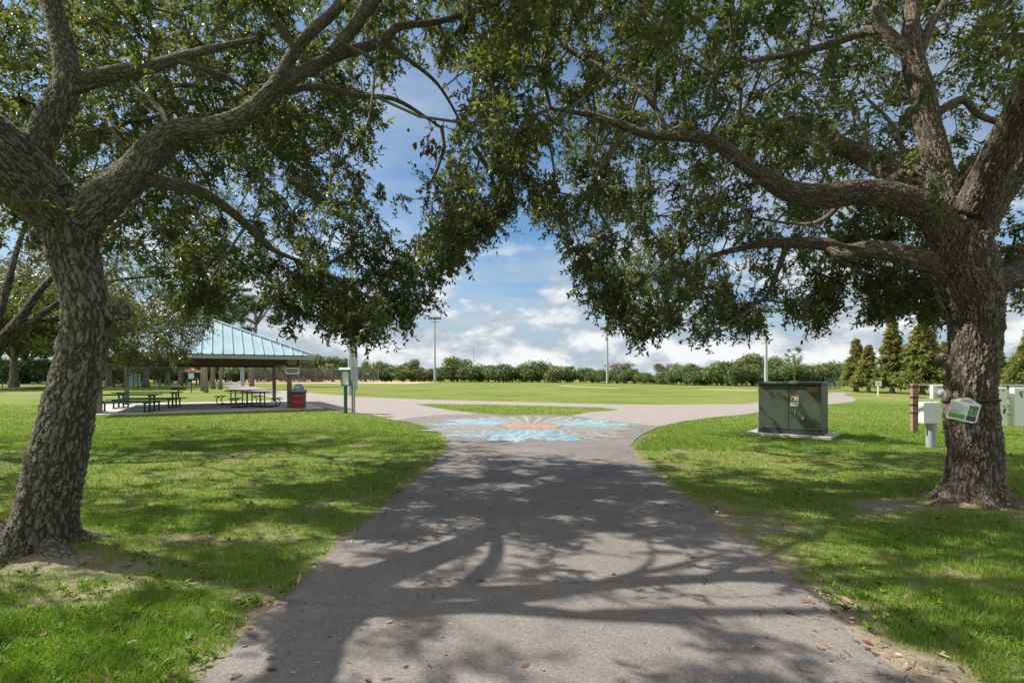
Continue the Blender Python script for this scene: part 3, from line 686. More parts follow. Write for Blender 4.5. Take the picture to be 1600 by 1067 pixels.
# lower outline of the two near crowns in the photo (x, y)
OUT_L = [(-900, 300), (-300, 380), (0, 395), (60, 405), (200, 425), (260, 470), (300, 478), (345, 486), (385, 462), (420, 455), (432, 478), (442, 505), (455, 528), (470, 515), (488, 470), (500, 488), (515, 520), (528, 530), (540, 518), (556, 535), (575, 550), (592, 532), (604, 500), (620, 496), (633, 513), (648, 490), (664, 508), (672, 466), (690, 430), (707, 424), (725, 405), (741, 398), (760, 376), (777, 364), (797, 335), (812, 290), (840, 240), (900, 190), (1000, 120), (1100, 40), (1200, -100), (1500, -900)]
OUT_R = [(500, -600), (640, -60), (700, 60), (740, 230), (780, 285), (815, 290), (830, 315), (860, 345), (880, 392), (900, 402), (906, 440), (912, 490), (926, 500), (940, 492), (952, 500), (967, 520), (984, 512), (998, 535), (1010, 550), (1024, 538), (1038, 524), (1052, 522), (1066, 526), (1085, 544), (1095, 543), (1110, 530), (1125, 540), (1140, 522), (1155, 531), (1168, 530), (1177, 522), (1186, 496), (1200, 490), (1217, 488), (1230, 504), (1249, 515), (1265, 502), (1287, 518), (1300, 508), (1311, 480), (1318, 440), (1345, 442), (1358, 500), (1366, 516), (1385, 500), (1400, 492), (1420, 500), (1445, 508), (1468, 520), (1480, 500), (1570, 455), (1582, 480), (1600, 488), (1640, 500), (1900, 540), (2600, 560)]
OUT_B = [(-2000, 520), (-200, 500), (0, 470), (40, 490), (70, 500), (130, 545), (165, 562), (200, 572), (225, 575), (250, 568), (285, 572), (300, 555), (322, 535), (350, 490), (420, 440), (500, 330), (600, 200), (800, -200)]
GAPS = [(655, 150, 72, 58), (630, 250, 44, 55), (632, 330, 40, 50), (600, 225, 28, 40), (690, 215, 22, 30), (560, 195, 14, 18), (470, 30, 20, 18), (330, 150, 18, 16), (300, 250, 16, 14), (505, 250, 16, 20), (340, 420, 14, 18), (430, 330, 18, 14), (680, 497, 34, 26), (949, 514, 30, 22), (90, 270, 0.1, .1), (905, 70, 28, 22), (890, 110, 30, 26), (700, 120, 22, 22), (1190, 70, 26, 20), (1475, 90, 22, 26), (1375, 275, 30, 26), (1205, 320, 28, 18), (1550, 205, 26, 14), (1340, 300, 0.1, .1), (455, 85, 18, 22), (205, 80, 16, 18), (1040, 270, 26, 14), (1000, 60, 16, 14), (380, 30, 16, 14), (800, 285, 12, 14), (1110, 190, 16, 14), (940, 30, 16, 12), (1585, 330, 20, 26), (1250, 430, 24, 16), (1150, 260, 14, 10)]
LIMBPX = np.zeros((1, 4))
def cull(p, outline, r, lit=True, margin=28, near=4.6, gaps=True):
    x, y = proj(p)
    o = np.array(outline); yb = np.interp(x, o[:, 0], o[:, 1])
    infr = (x > -150) & (x < 1750) & (p[:, 1] > .3)
    ok = ~((y > yb - margin) & infr)
    ok &= np.linalg.norm(p - np.array([0, 0, CAMZ]), axis=1) > near
    if len(LIMBPX) > 1:                       # the photo shows the big limbs bare on the near side
        for a in range(0, len(p), 2000):
            sl = slice(a, a + 2000)
            dd = np.hypot(x[sl, None] - LIMBPX[None, :, 0], y[sl, None] - LIMBPX[None, :, 1])
            h = ((dd < LIMBPX[None, :, 3] + 34 * 6 / np.maximum(p[sl, None, 1], 3)) & (p[sl, None, 1] < LIMBPX[None, :, 2] + .15) & infr[sl, None]).any(1)
            ok[sl] &= ~(h & (r.random(len(h)) < .93))
    if gaps:
        for a, b, c, d in GAPS: ok &= ~((((x - a) / c) ** 2 + ((y - b) / d) ** 2 < 1) & infr & (r.random(len(p)) < .93))
    ok &= infr | (r.random(len(p)) < .68)
    if lit: ok &= ~lit_reject(p, r)
    return p[ok]
def fringe(n, outline, x0, x1, depth, r, spread=70):
    o = np.array(outline); x = r.uniform(x0, x1, n); yb = np.interp(x, o[:, 0], o[:, 1])
    y = yb - 16 - spread * r.random(n) ** 1.6; d = depth(x) + r.uniform(-.8, .8, n)
    return np.stack([(x - CX) * d / F, d, CAMZ - (y - HZ) * d / F], 1)

def oak(name_label, limbs_px, extra, outline, c, rad, n, seed, mat, voxel, fr, flare, knots=(), leafmat='leaf_oak', shoots=7, leaves=15, six=True, shift=0.0, group=None, gaps=True):
    r = np.random.default_rng(seed)
    limbs = [px_limb(l) for l in limbs_px] + [(np.array(p, float), np.array(w, float)) for p, w in extra]
    root = thing('oak_tree', name_label, 'tree', tuple(limbs[0][0][0] * np.array([1, 1, 0])), 0, group)
    base = limbs[0][0][0] * np.array([1, 1, 0])
    me, S = wood_mesh('trunk', limbs, mat, voxel, seed, flare, knots)
    me.transform(Matrix.Translation(Vector(-base))); link('trunk', me, root)
    global LIMBPX
    lp = []
    for l in limbs_px:
        q = np.array(l, float); pp, ww = smooth_line(np.stack([q[:, 0], q[:, 1], q[:, 2] * 50], 1), q[:, 3], 14)
        k = ww > 8; lp.append(np.stack([pp[:, 0], pp[:, 1], pp[:, 2] / 50, ww / 2], 1)[k])
    LIMBPX = np.vstack(lp)
    t = cull(ellipsoid_targets(n, c, rad, r), outline, r, gaps=gaps)
    if fr is not None: t = np.vstack([t, cull(fr(r), outline, r, margin=13, near=4.2)])
    wood = []
    for k, (p, w) in enumerate(limbs):
        pp, rr = smooth_line(p, w, .16)
        pp = pp[pp[:, 2] > 2.2]
        if not len(pp): continue
        wood.append((pp, rr))
    a, b, ra, rb = grow(wood, t, seed=seed)
    v, q = seg_tubes(a, b, ra, rb, 5)
    link('branch', mesh_np('branches', v - base, q, mat=M['twig'], smooth=True), root)
    (tv, tq), (lv, lq, lt) = foliage(t, seed + 1, shoots, leaves, c, six=six, tint_shift=shift)
    cr = link('crown', mesh_np('crown', lv - base, lq, attrs={'tint': lt}, mat=M[leafmat]), root)
    link('twig', mesh_np('twigs', tv - base, tq, mat=M['twig'], smooth=True), cr)
    return root, t

LEFT_LIMBS = [
 [(50, 905, 4.5, 150), (58, 865, 4.5, 122), (70, 800, 4.5, 108), (84, 740, 4.5, 102), (99, 680, 4.5, 97), (112, 620, 4.52, 92), (127, 560, 4.55, 90), (137, 500, 4.55, 92), (128, 450, 4.55, 82), (114, 400, 4.55, 94), (110, 360, 4.55, 104), (104, 325, 4.55, 98)],
 [(106, 345, 4.55, 86), (78, 292, 4.5, 72), (40, 245, 4.42, 66), (-5, 205, 4.35, 62), (-80, 140, 4.25, 54), (-170, 60, 4.2, 44), (-260, -40, 4.2, 30)],
 [(52, 252, 4.45, 50), (77, 190, 4.55, 55), (104, 135, 4.7, 50), (99, 75, 4.8, 43), (78, 0, 4.9, 40), (60, -80, 5.0, 32), (80, -180, 5.1, 22)],
 [(105, 137, 4.7, 32), (165, 118, 4.9, 26), (230, 106, 5.1, 22), (275, 92, 5.4, 17), (330, 77, 5.7, 13), (400, 62, 6.2, 9)],
 [(122, 350, 4.55, 78), (165, 307, 4.6, 60), (200, 275, 4.7, 50), (230, 236, 4.8, 43), (270, 206, 4.9, 37), (330, 200, 5.0, 33), (385, 178, 5.15, 31), (430, 136, 5.3, 28)],
 [(428, 138, 5.3, 24), (448, 100, 5.35, 21), (478, 58, 5.4, 19), (530, 10, 5.5, 17), (580, -60, 5.7, 13)],
 [(426, 140, 5.3, 25), (475, 113, 5.45, 22), (530, 86, 5.7, 19), (595, 66, 5.9, 16), (625, 42, 6.1, 13), (690, 33, 6.5, 10), (780, 5, 7.2, 7)],
 [(422, 144, 5.3, 13), (500, 137, 5.8, 11), (560, 150, 6.2, 9), (620, 157, 6.6, 8), (690, 200, 7.0, 5)],
 [(212, 272, 4.72, 26), (260, 286, 5.0, 23), (310, 298, 5.4, 20), (350, 322, 5.8, 17), (400, 365, 6.3, 13), (425, 390, 6.6, 9), (500, 420, 7.2, 6)],
 [(540, 80, 5.75, 12), (550, 40, 5.9, 11), (570, 0, 6.1, 11), (590, -60, 6.4, 8)],
 [(600, 66, 5.9, 10), (640, 95, 6.2, 8), (690, 140, 6.6, 6), (740, 230, 7.2, 4)],
 [(268, 92, 5.35, 10), (330, 112, 5.6, 9), (370, 130, 5.9, 7), (420, 175, 6.2, 5)],
 [(265, 206, 4.9, 14), (250, 170, 5.1, 11), (215, 140, 5.3, 8), (190, 100, 5.6, 5)],
]
LEFT_EXTRA = [([(-3.95, 4.5, 2.95), (-4.5, 3.5, 3.9), (-5.0, 2.2, 4.9), (-5.3, .4, 6.0)], [.2, .15, .11, .05]),
              ([(-3.92, 4.6, 2.95), (-4.2, 6.0, 4.2), (-4.6, 7.6, 5.4), (-5.0, 9.2, 6.4)], [.2, .15, .10, .05]),
              ([(-4.2, 4.9, 5.4), (-4.6, 5.4, 7.0), (-4.2, 5.8, 8.4)], [.10, .07, .04]),
              ([(-1.9, 5.4, 5.0), (-1.0, 5.8, 6.4), (.2, 6.6, 7.4)], [.07, .05, .03])]
RIGHT_LIMBS = [
 [(1525, 835, 6.2, 150), (1522, 797, 6.2, 116), (1522, 750, 6.2, 96), (1523, 700, 6.2, 90), (1516, 650, 6.2, 91), (1516, 600, 6.2, 91), (1522, 550, 6.2, 90), (1524, 500, 6.2, 96), (1515, 455, 6.2, 114), (1506, 410, 6.2, 122), (1500, 370, 6.2, 100)],
 [(1490, 395, 6.2, 66), (1457, 337, 6.2, 54), (1400, 309, 6.25, 45), (1340, 301, 6.3, 41), (1280, 308, 6.3, 41), (1230, 298, 6.35, 34), (1180, 268, 6.4, 26), (1130, 231, 6.5, 23), (1105, 216, 6.5, 20), (1060, 213, 6.6, 17), (1010, 210, 6.7, 16), (970, 195, 6.8, 14), (925, 181, 7.0, 10), (860, 170, 7.3, 6)],
 [(1040, 213, 6.62, 11), (1030, 180, 6.7, 10), (1000, 140, 6.9, 9), (960, 115, 7.1, 7), (920, 92, 7.4, 5)],
 [(1490, 432, 6.2, 56), (1440, 406, 6.3, 36), (1370, 390, 6.5, 30), (1320, 395, 6.7, 28), (1285, 381, 6.9, 22), (1230, 380, 7.2, 18), (1180, 383, 7.5, 13), (1110, 400, 8, 8)],
 [(1230, 382, 7.2, 12), (1212, 430, 7.4, 10), (1195, 468, 7.6, 6)],
 [(1495, 385, 6.2, 66), (1477, 320, 6.3, 58), (1464, 255, 6.4, 50), (1450, 195, 6.5, 44), (1440, 140, 6.55, 42), (1425, 85, 6.6, 38), (1425, 20, 6.7, 28), (1430, -60, 6.8, 22), (1440, -160, 7.0, 12)],
 [(1425, 85, 6.6, 28), (1400, 65, 6.65, 22), (1378, 46, 6.7, 17), (1345, 52, 6.9, 14), (1290, 72, 7.1, 13), (1230, 86, 7.3, 11), (1170, 98, 7.5, 8), (1120, 120, 7.8, 6)],
 [(1436, 90, 6.6, 20), (1452, 45, 6.6, 17), (1482, -10, 6.6, 14), (1520, -80, 6.7, 9)],
 [(1384, 48, 6.7, 16), (1370, 10, 6.8, 14), (1362, -50, 7.0, 10)],
 [(1506, 390, 6.2, 80), (1542, 320, 6.1, 64), (1582, 262, 6.0, 60), (1632, 195, 5.9, 54), (1720, 90, 5.8, 40), (1800, -50, 5.8, 24)],
 [(1490, 365, 6.25, 56), (1520, 287, 6.4, 46), (1567, 228, 6.6, 40), (1622, 170, 6.9, 34), (1700, 80, 7.2, 22)],
 [(1545, 445, 6.2, 48), (1590, 428, 6.3, 40), (1640, 400, 6.5, 36), (1740, 350, 6.8, 24), (1850, 300, 7.2, 14)],
 [(1450, 190, 6.5, 14), (1500, 156, 6.5, 12), (1530, 180, 6.6, 12), (1582, 200, 6.6, 9)],
 [(1470, 290, 6.35, 14), (1420, 250, 6.8, 11), (1390, 190, 7.2, 8), (1350, 150, 7.6, 5)],
 [(1330, 300, 6.3, 12), (1290, 340, 6.6, 9), (1250, 350, 6.9, 6), (1170, 340, 7.3, 4)],
]
RIGHT_EXTRA = [([(5.5, 6.3, 3.6), (5.3, 7.6, 4.8), (5.0, 9.0, 6.0), (4.6, 10.4, 6.8)], [.2, .15, .1, .05]),
               ([(5.5, 6.1, 3.6), (5.3, 5.0, 4.8), (5.2, 3.6, 6.0), (4.8, 2.2, 6.8)], [.2, .15, .1, .05])]
BACK_LIMBS = [
 [(-60, 735, 10, 58), (-52, 700, 10, 46), (-45, 640, 10, 42), (-30, 580, 10, 40), (-15, 550, 10, 36)],
 [(-15, 556, 10, 30), (12, 522, 10, 22), (40, 486, 10.2, 16), (70, 446, 10.5, 13), (120, 400, 11, 10), (200, 340, 11.6, 7)],
 [(0, 540, 10, 17), (28, 522, 10.1, 15), (62, 495, 10.3, 12), (100, 468, 10.6, 9), (170, 440, 11.2, 7), (260, 430, 12, 5)],
 [(-20, 556, 10, 28), (-6, 500, 10.3, 20), (10, 450, 10.8, 16), (30, 380, 11.3, 11), (60, 300, 12, 8)],
 [(-25, 565, 10, 28), (-70, 500, 9.8, 22), (-130, 430, 9.6, 18), (-220, 340, 9.4, 12), (-300, 260, 9.2, 8)],
 [(-22, 560, 10, 24), (-60, 470, 10.8, 18), (-80, 380, 11.6, 13), (-90, 280, 12.2, 9)],
 [(5, 530, 10, 14), (40, 505, 11, 11), (110, 500, 12.2, 8), (180, 510, 13.2, 6), (240, 520, 13.8, 4)],
]
def dl(x): return np.interp(x, [-600, 300, 500, 800, 900], [6.0, 6.0, 6.6, 8.0, 8.5])
def dr(x): return np.interp(x, [700, 900, 1200, 1500, 1900], [8.0, 7.2, 7.2, 8.0, 8.0])
def db(x): return np.interp(x, [-200, 300], [11.0, 13.0])

def fill(n, x0, x1, y1, d0, d1, r):
    x = r.uniform(x0, x1, n); y = r.uniform(-70, y1, n); d = r.uniform(d0, d1, n)
    return np.stack([(x - CX) * d / F, d, CAMZ - (y - HZ) * d / F], 1)

def roots(cx, cy, spec):
    out = []
    for a, L, r0 in spec:
        c, s_ = math.cos(math.radians(a)), math.sin(math.radians(a))
        out.append(([(cx + c * .16, cy + s_ * .16, .30), (cx + c * .30, cy + s_ * .30, .12), (cx + c * (.3 + L * .5), cy + s_ * (.3 + L * .5), .055), (cx + c * (.3 + L), cy + s_ * (.3 + L), -.03)], [r0, r0 * .9, r0 * .55, r0 * .3]))
    return out
LEFT_EXTRA += roots(-4.25, 4.5, [(-20, .55, .13), (-75, .5, .13), (35, .5, .12), (-130, .5, .13), (120, .4, .12), (190, .5, .13)])
RIGHT_EXTRA += roots(5.6, 6.2, [(-10, .55, .14), (-60, .35, .13), (-115, .4, .14), (-165, .6, .14), (150, .4, .12), (40, .5, .13), (95, .4, .12)])
oak1, tg1 = oak('big leaning live oak with green lichen on its trunk, left of the asphalt path', LEFT_LIMBS, LEFT_EXTRA, OUT_L, (-3.4, 6.4, 5.3), (6.0, 5.4, 4.0), 3300, 101, M['bark_left'], .0115,
    lambda r: np.vstack([fringe(270, OUT_L, 290, 830, dl, r), fringe(140, OUT_L, 280, 830, dl, r, 240), fill(680, -60, 800, 420, 6.0, 11.0, r), fill(700, -60, 560, 260, 6.2, 11.5, r)]), .45, knots=[(P(186, 486, 4.42), (.12, .10, .10)), (P(60, 372, 4.5), (.06, .08, .07)), (P(232, 262, 4.75), (.07, .06, .06))])
oak2, tg2 = oak('big upright live oak with a sign strapped to its brown trunk, right of the path', RIGHT_LIMBS, RIGHT_EXTRA, OUT_R, (4.6, 7.6, 5.9), (5.6, 5.2, 4.4), 2500, 202, M['bark_right'], .0115,
    lambda r: np.vstack([fringe(270, OUT_R, 780, 1480, dr, r), fringe(130, OUT_R, 780, 1640, dr, r, 240), fill(600, 680, 1660, 470, 6.8, 12.0, r), fill(160, 700, 1250, 200, 7, 12.0, r), np.array([4.0, 14.6, 4.4]) + r.normal(0, 1, (240, 3)) * [.85, .7, .7]]), .5, knots=[(P(1472, 560, 6.0), (.07, .07, .08)), (P(1500, 345, 6.05), (.09, .07, .07))])
oak3, tg3 = oak('shady live oak behind the leaning lichen oak, its trunk outside the left edge', BACK_LIMBS, [], OUT_B, (-11.0, 11.5, 5.4), (7.2, 6.0, 3.9), 2600, 303, M['bark_far'], .03,
    lambda r: np.vstack([fringe(160, OUT_B, 120, 300, db, r), fringe(420, OUT_B, 40, 330, db, r, 150)]), .3, shoots=5, leaves=10, six=False, shift=.05, gaps=False)

# a small cluster of dead brown leaves caught in the left crown
r = np.random.default_rng(9)
c = np.repeat(np.array([P(675, 228, 6.4), P(690, 232, 6.4), P(664, 226, 6.4)]), 26, 0)
k = len(c); v, q, t = leaf_mesh(c + r.normal(0, .06, (k, 3)), norm(r.normal(0, .5, (k, 3)) + [0, 0, -1]), norm(r.normal(0, 1, (k, 3))), r.uniform(.07, .12, k), r.uniform(.025, .04, k), r.random(k))
o = link('dead_leaves', mesh_np('dead_leaves', v - np.array(oak1.location), q, mat=M['leaf_dead']), oak1); o['label'] = 'dead brown leaf cluster'

# ---------------------------------------------------------------- shelter slab + transformer slab footprints (grass keeps off them)
SH_C = np.array([-16.13, 26.78]); SH_A = math.radians(30)
def sh(x, y): return (SH_C[0] + x * math.cos(SH_A) - y * math.sin(SH_A), SH_C[1] + x * math.sin(SH_A) + y * math.cos(SH_A))
PADW = [sh(*p) for p in ((-5.0, -4.75), (5.15, -4.75), (5.15, 4.9), (-5.0, 4.9))]
TA = math.atan2(-1.01, 1.21); TC = np.array([6.72, 14.07]) + .79 * np.array([math.cos(TA), math.sin(TA)])   # middle of the cabinet's front
def tr(x, y): return (TC[0] + x * math.cos(TA) - y * math.sin(TA), TC[1] + x * math.sin(TA) + y * math.cos(TA))
TPADW = [tr(*p) for p in ((-1.06, -.14), (.98, -.14), (.98, 1.3), (-1.06, 1.3))]

vs, qs, ts, tt, off = [], [], [], [], 0
for a in (grass_patch(300000, (-350, 1950), (700, 1250), 71, False), grass_patch(330000, (-350, 1950), (632, 705), 72, True)):
    v, q, t, ti = a; vs.append(v); tt.append(ti)
    if q is not None: qs.append(q + off)
    ts.append(t + off); off += len(v)
o = link('grass', mesh_np('grass', np.vstack(vs), np.vstack(qs), np.vstack(ts), attrs={'tint': np.concatenate(tt)}, mat=M['grass']))
tag(o, 'green grass blades of the lawn beside the path', 'grass', kind='stuff')

# broad-leaved weeds and seed-head tufts among the blades: same kind of ground cover, one object
r = np.random.default_rng(79); n = 1500
px = r.uniform(-300, 1900, n); py = 700 + 450 * r.random(n); y = CAMZ * F / (py - HZ); x = (px - CX) * y / F
pd = pathd(x, y); keep = (pd > .05) & (fbm(x * .8, y * .8, 91, 3) > .47) & (np.hypot(x - LTR[0], y - LTR[1]) > .6) & (np.hypot(x - RTR[0], y - RTR[1]) > .6); x, y, pd = x[keep], y[keep], pd[keep]
m = 9; c = np.repeat(np.stack([x, y, ground_z(x, y, pd) + .012], 1), m, 0); k = len(c); a = r.uniform(0, 6.283, k); e = r.uniform(.15, 1.0, k)
d = np.stack([np.cos(a) * np.cos(e), np.sin(a) * np.cos(e), np.sin(e)], 1)
v, q, t = leaf_mesh(c, d, norm(np.stack([r.normal(0, .2, k), r.normal(0, .2, k), np.ones(k)], 1)), r.uniform(.03, .065, k), r.uniform(.012, .024, k), np.clip(r.normal(.4, .2, k), 0, .9))
o = link('lawn_weeds', mesh_np('lawn_weeds', v, q, attrs={'tint': t}, mat=M['grass'])); tag(o, 'low broad leaved weeds scattered through the lawn', 'weeds', kind='stuff')

# leaf litter along the path edges and over the asphalt
r = np.random.default_rng(77); n = 4200
px = r.uniform(-200, 1800, n); py = r.uniform(690, 1150, n); y = CAMZ * F / (py - HZ); x = (px - CX) * y / F
pd = pathd(x, y); keep = r.random(n) < np.clip(np.exp(-np.abs(pd - .05) / .16) + .05 + .05 * (pd < 0), 0, 1)
x, y, pd = x[keep], y[keep], pd[keep]; k = len(x)
z = np.where(pd < 0, .022, np.maximum(ground_z(x, y, pd), 0) + .012)
big = r.random(k) < .25
v, q, t = leaf_mesh(np.stack([x, y, z], 1), norm(np.stack([r.normal(0, 1, k), r.normal(0, 1, k), r.normal(.12, .2, k)], 1)), norm(np.stack([r.normal(0, .25, k), r.normal(0, .25, k), np.ones(k)], 1)),
                    np.where(big, r.uniform(.05, .09, k), r.uniform(.02, .045, k)), np.where(big, r.uniform(.018, .032, k), r.uniform(.008, .018, k)), r.random(k))
v[:, 2] = np.maximum(v[:, 2], .0205)
lit_m = leaf_mat('leaf_litter', [(0, (.10, .055, .03)), (.5, (.22, .13, .075)), (.8, (.36, .26, .16)), (1, (.55, .50, .42))], [(0, (.1, .06, .03)), (1, (.3, .2, .1))], .1, .7)
o = link('fallen_leaves', mesh_np('fallen_leaves', v, q, attrs={'tint': t}, mat=lit_m))
tag(o, 'dry brown leaves and chaff scattered on the asphalt and its edges', 'fallen leaves', kind='stuff')

# ================================================================ PICNIC SHELTER
o = MB().prism(PADW, -.1, .045).build('shelter_slab', M['concrete']); tag(o, 'grey concrete slab under the picnic shelter', None, kind='structure')
sl = thing('picnic_shelter', 'open picnic shelter with a blue standing seam metal hip roof and brown columns', 'shelter', (SH_C[0], SH_C[1], .045), SH_A)
HX, HY, EZ, RZ = 4.65, 4.75, 2.56, 4.62; RX = .03
b = MB()
E = [(-HX, -HY, EZ), (HX, -HY, EZ), (HX, HY, EZ), (-HX, HY, EZ)]; R0, R1 = (-RX, 0, RZ), (RX, 0, RZ)
b.face([E[0], E[1], R1, R0]); b.face([E[1], E[2], R1]); b.face([E[2], E[3], R0, R1]); b.face([E[3], E[0], R0]); b.face(E[::-1])
bmesh.ops.remove_doubles(b.bm, verts=b.bm.verts[:], dist=.001)
rf = b.build('roof', M['roof_blue'], sl)
b = MB()
def seam(a, c): b.box(tuple((np.array(a) + np.array(c)) / 2 + np.array([0, 0, .02])), (.035, np.linalg.norm(np.array(c) - np.array(a)), .07), rot=(math.atan2(c[2] - a[2], math.hypot(c[0] - a[0], c[1] - a[1])), 0, math.atan2(-(c[0] - a[0]), c[1] - a[1])))
sp = .42
for s in (-1, 1):
    xx = -HX + sp
    while xx < HX - .1:
        f = 1.0 if abs(xx) <= RX else (HX - abs(xx)) / (HX - RX)
        seam((xx, s * HY, EZ), (xx, s * HY * (1 - f), EZ + (RZ - EZ) * f)); xx += sp
    yy = -HY + sp
    while yy < HY - .1:
        f = 1 - abs(yy) / HY
        seam((s * HX, yy, EZ), (s * (HX - (HX - RX) * f), yy, EZ + (RZ - EZ) * f)); yy += sp
b.build('roof_seam', M['roof_blue'], rf)
b = MB()
for i in range(4): b.tube([np.array(E[i]) + [0, 0, .05], np.array([R0, R1, R1, R0][i]) + [0, 0, .05]], .06, 6)
b.tube([np.array(R0) + [0, 0, .05], np.array(R1) + [0, 0, .05]], .07, 6); b.build('ridge_cap', M['roof_blue'], rf)
b = MB()
for i in range(4):
    p, q = np.array(E[i]), np.array(E[(i + 1) % 4]); L = np.linalg.norm(q - p)
    b.box(tuple((p + q) / 2 - np.array([0, 0, .12])), (L + .02 if i % 2 == 0 else .06, .06 if i % 2 == 0 else L - .06, .16))
b.build('fascia', M['fascia'], sl)
b = MB(); b.box((0, 0, EZ - .17), (2 * HX - .2, 2 * HY - .2, .03)); b.build('soffit', M['brown'], sl)
CXX, CYY = 3.7, 3.85
b = MB()
for s in (-1, 1): b.box((0, s * CYY, EZ - .33), (2 * CXX + .9, .16, .26)); b.box((s * CXX, 0, EZ - .335), (.16, 2 * CYY - .18, .25))
b.build('beam', M['brown'], sl)
for sx in (-1, 1):
    for sy in (-1, 1):
        b = MB().box((sx * CXX, sy * CYY, (EZ - .47) / 2), (.2, .2, EZ - .47), bev=.01).box((sx * CXX, sy * CYY, .012), (.36, .36, .024))
        col = b.build('column', M['tan_post'], sl)
        b = MB()
        for dx, dy in ((-sx, 0), (0, -sy)):
            b.tube([(sx * CXX + dx * .09, sy * CYY + dy * .09, EZ - 1.0), (sx * CXX + dx * .62, sy * CYY + dy * .62, EZ - .45)], .04, 6)
        b.build('knee_brace', M['tan_post'], col)

def text_mesh(s, size, mat, parent, loc, rot, name='lettering', depth=.002):
    cu = bpy.data.curves.new('t', 'FONT'); cu.body = s; cu.size = size; cu.extrude = depth; cu.align_x = 'CENTER'; cu.align_y = 'CENTER'; cu.resolution_u = 3
    t = bpy.data.objects.new('t', cu); COL.objects.link(t)
    me = bpy.data.meshes.new_from_object(t.evaluated_get(bpy.context.evaluated_depsgraph_get())); bpy.data.objects.remove(t); bpy.data.curves.remove(cu)
    me.materials.clear(); me.materials.append(mat)
    o = link(name, me, parent); o.location = loc; o.rotation_euler = rot; return o

# notice boards on the corner column
wx, wy = sh(CXX, -CYY - .14)
t = thing('notice_sign', 'brown notice above a white notice fixed to the front shelter column', 'sign', (wx, wy, 1.72), SH_A - .35)
MB().box((.12, 0, .56), (.62, .03, .42), bev=.01).build('upper_board', M['brown'], t)
MB().box((.12, 0, .15), (.66, .03, .34), bev=.01).build('lower_board', M['white'], t)
b = MB()
for k, (w, z) in enumerate(((.44, .66), (.5, .57), (.36, .48))): b.box((.12, -.017, z), (w, .004, .035))
b.build('lettering', M['paper'], t)
b = MB()
for k, (w, z) in enumerate(((.54, .19), (.46, .10))): b.box((.12, -.017, z), (w, .004, .05))
b.build('lettering', M['ink'], t)

# ---------------------------------------------------------------- picnic tables
def green_table(label, loc, rz, L=2.45):
    t = thing('picnic_table', label, 'picnic table', loc, rz, 'dark green picnic tables under the shelter')
    b = MB()
    for k in range(4): b.box((0, -.285 + k * .19, .75), (L, .17, .045), bev=.006)
    b.build('tabletop', M['green_paint'], t)
    for s in (-1, 1):
        b = MB()
        for k in range(2): b.box((0, s * (.62 + k * .16), .44), (L, .14, .045), bev=.006)
        b.build('bench', M['green_paint'], t)
    for s in (-1, 1):
        x = s * (L / 2 - .28); b = MB()
        b.box((x, 0, .70), (.06, .72, .05)).box((x, 0, .39), (.06, 1.58, .05)).box((x, -.22, .35), (.06, .06, .68)).box((x, .22, .35), (.06, .06, .68))
        b.box((x, -.70, .205), (.055, .055, .33)).box((x, .70, .205), (.055, .055, .33)).box((x, 0, .02), (.07, 1.5, .04))
        b.build('leg_frame', M['black'], t)
    return t
def black_table(label, loc, rz):
    t = thing('picnic_table', label, 'picnic table', loc, rz, 'black square picnic tables under the shelter')
    MB().box((0, 0, .76), (1.15, 1.05, .04), bev=.02).build('tabletop', M['black'], t)
    for s in (-1, 1): MB().box((s * .98, 0, .45), (.28, 1.0, .04), bev=.012).build('bench', M['black'], t)
    for s in (-1, 1):
        b = MB()
        b.tube([(-.30, s * .32, .74), (-.30, s * .32, .06)], .03, 8).tube([(.30, s * .32, .74), (.30, s * .32, .06)], .03, 8)
        for e in (-1, 1):
            a = np.linspace(-.5, .5, 9) * math.pi
            pts = [(e * (.84 + .05), s * .32, .43)] + [(e * (.86 + .20 * math.cos(q) * 1.0), s * .32, .235 - .2 * math.sin(q)) for q in a[::-1]][::-1]
            b.tube(pts, .026, 8)
        b.tube([(-.88, s * .32, .035), (0, s * .32, .06), (.88, s * .32, .035)], .026, 8)
        b.build('leg_frame', M['black'], t)
    return t
green_table('dark green picnic table nearest the lawn, beside the leaning oak trunk', (-17.0, 22.45, .045), SH_A * .45, 2.7)
green_table('dark green picnic table standing farther back, behind the first green table', (-18.2, 25.6, .045), SH_A * .45, 2.9)
black_table('black square picnic table with curved legs, nearer the red barrel', (-12.85, 25.7, .045), math.radians(8))
black_table('black square picnic table with curved legs, farther back at the slab edge', (-15.25, 28.6, .045), math.radians(8))

# ---------------------------------------------------------------- red litter barrel
t = thing('litter_bin', 'red litter barrel with a grey dome lid beside the shelter column', 'trash can', (-10.45, 25.1, .045)); t.scale = (.9, .9, .93)
MB().lathe([(.33, 0), (.36, .02), (.365, .25), (.375, .27), (.365, .29), (.365, .55), (.375, .57), (.365, .59), (.365, .86), (.35, .88)], 32).build('barrel', M['red_bin'], t, True)
b = MB().lathe([(.40, .84), (.41, .86), (.41, .95), (.39, .975), (.27, .985), (.27, 1.02)] + [(.27 * math.cos(a), 1.02 + .25 * math.sin(a)) for a in np.linspace(.1, 1.5, 8)] + [(.004, 1.271)], 32)
ld = b.build('lid', M['lid_grey'], t, True)
MB().lathe([(.405, .80), (.415, .81), (.415, .86), (.405, .865)], 32).build('rubber_rim', M['black'], t, True)
MB().box((0, -.255, 1.10), (.26, .06, .15), rot=(-.35, 0, 0), bev=.01).build('flap', M['pole'], ld)

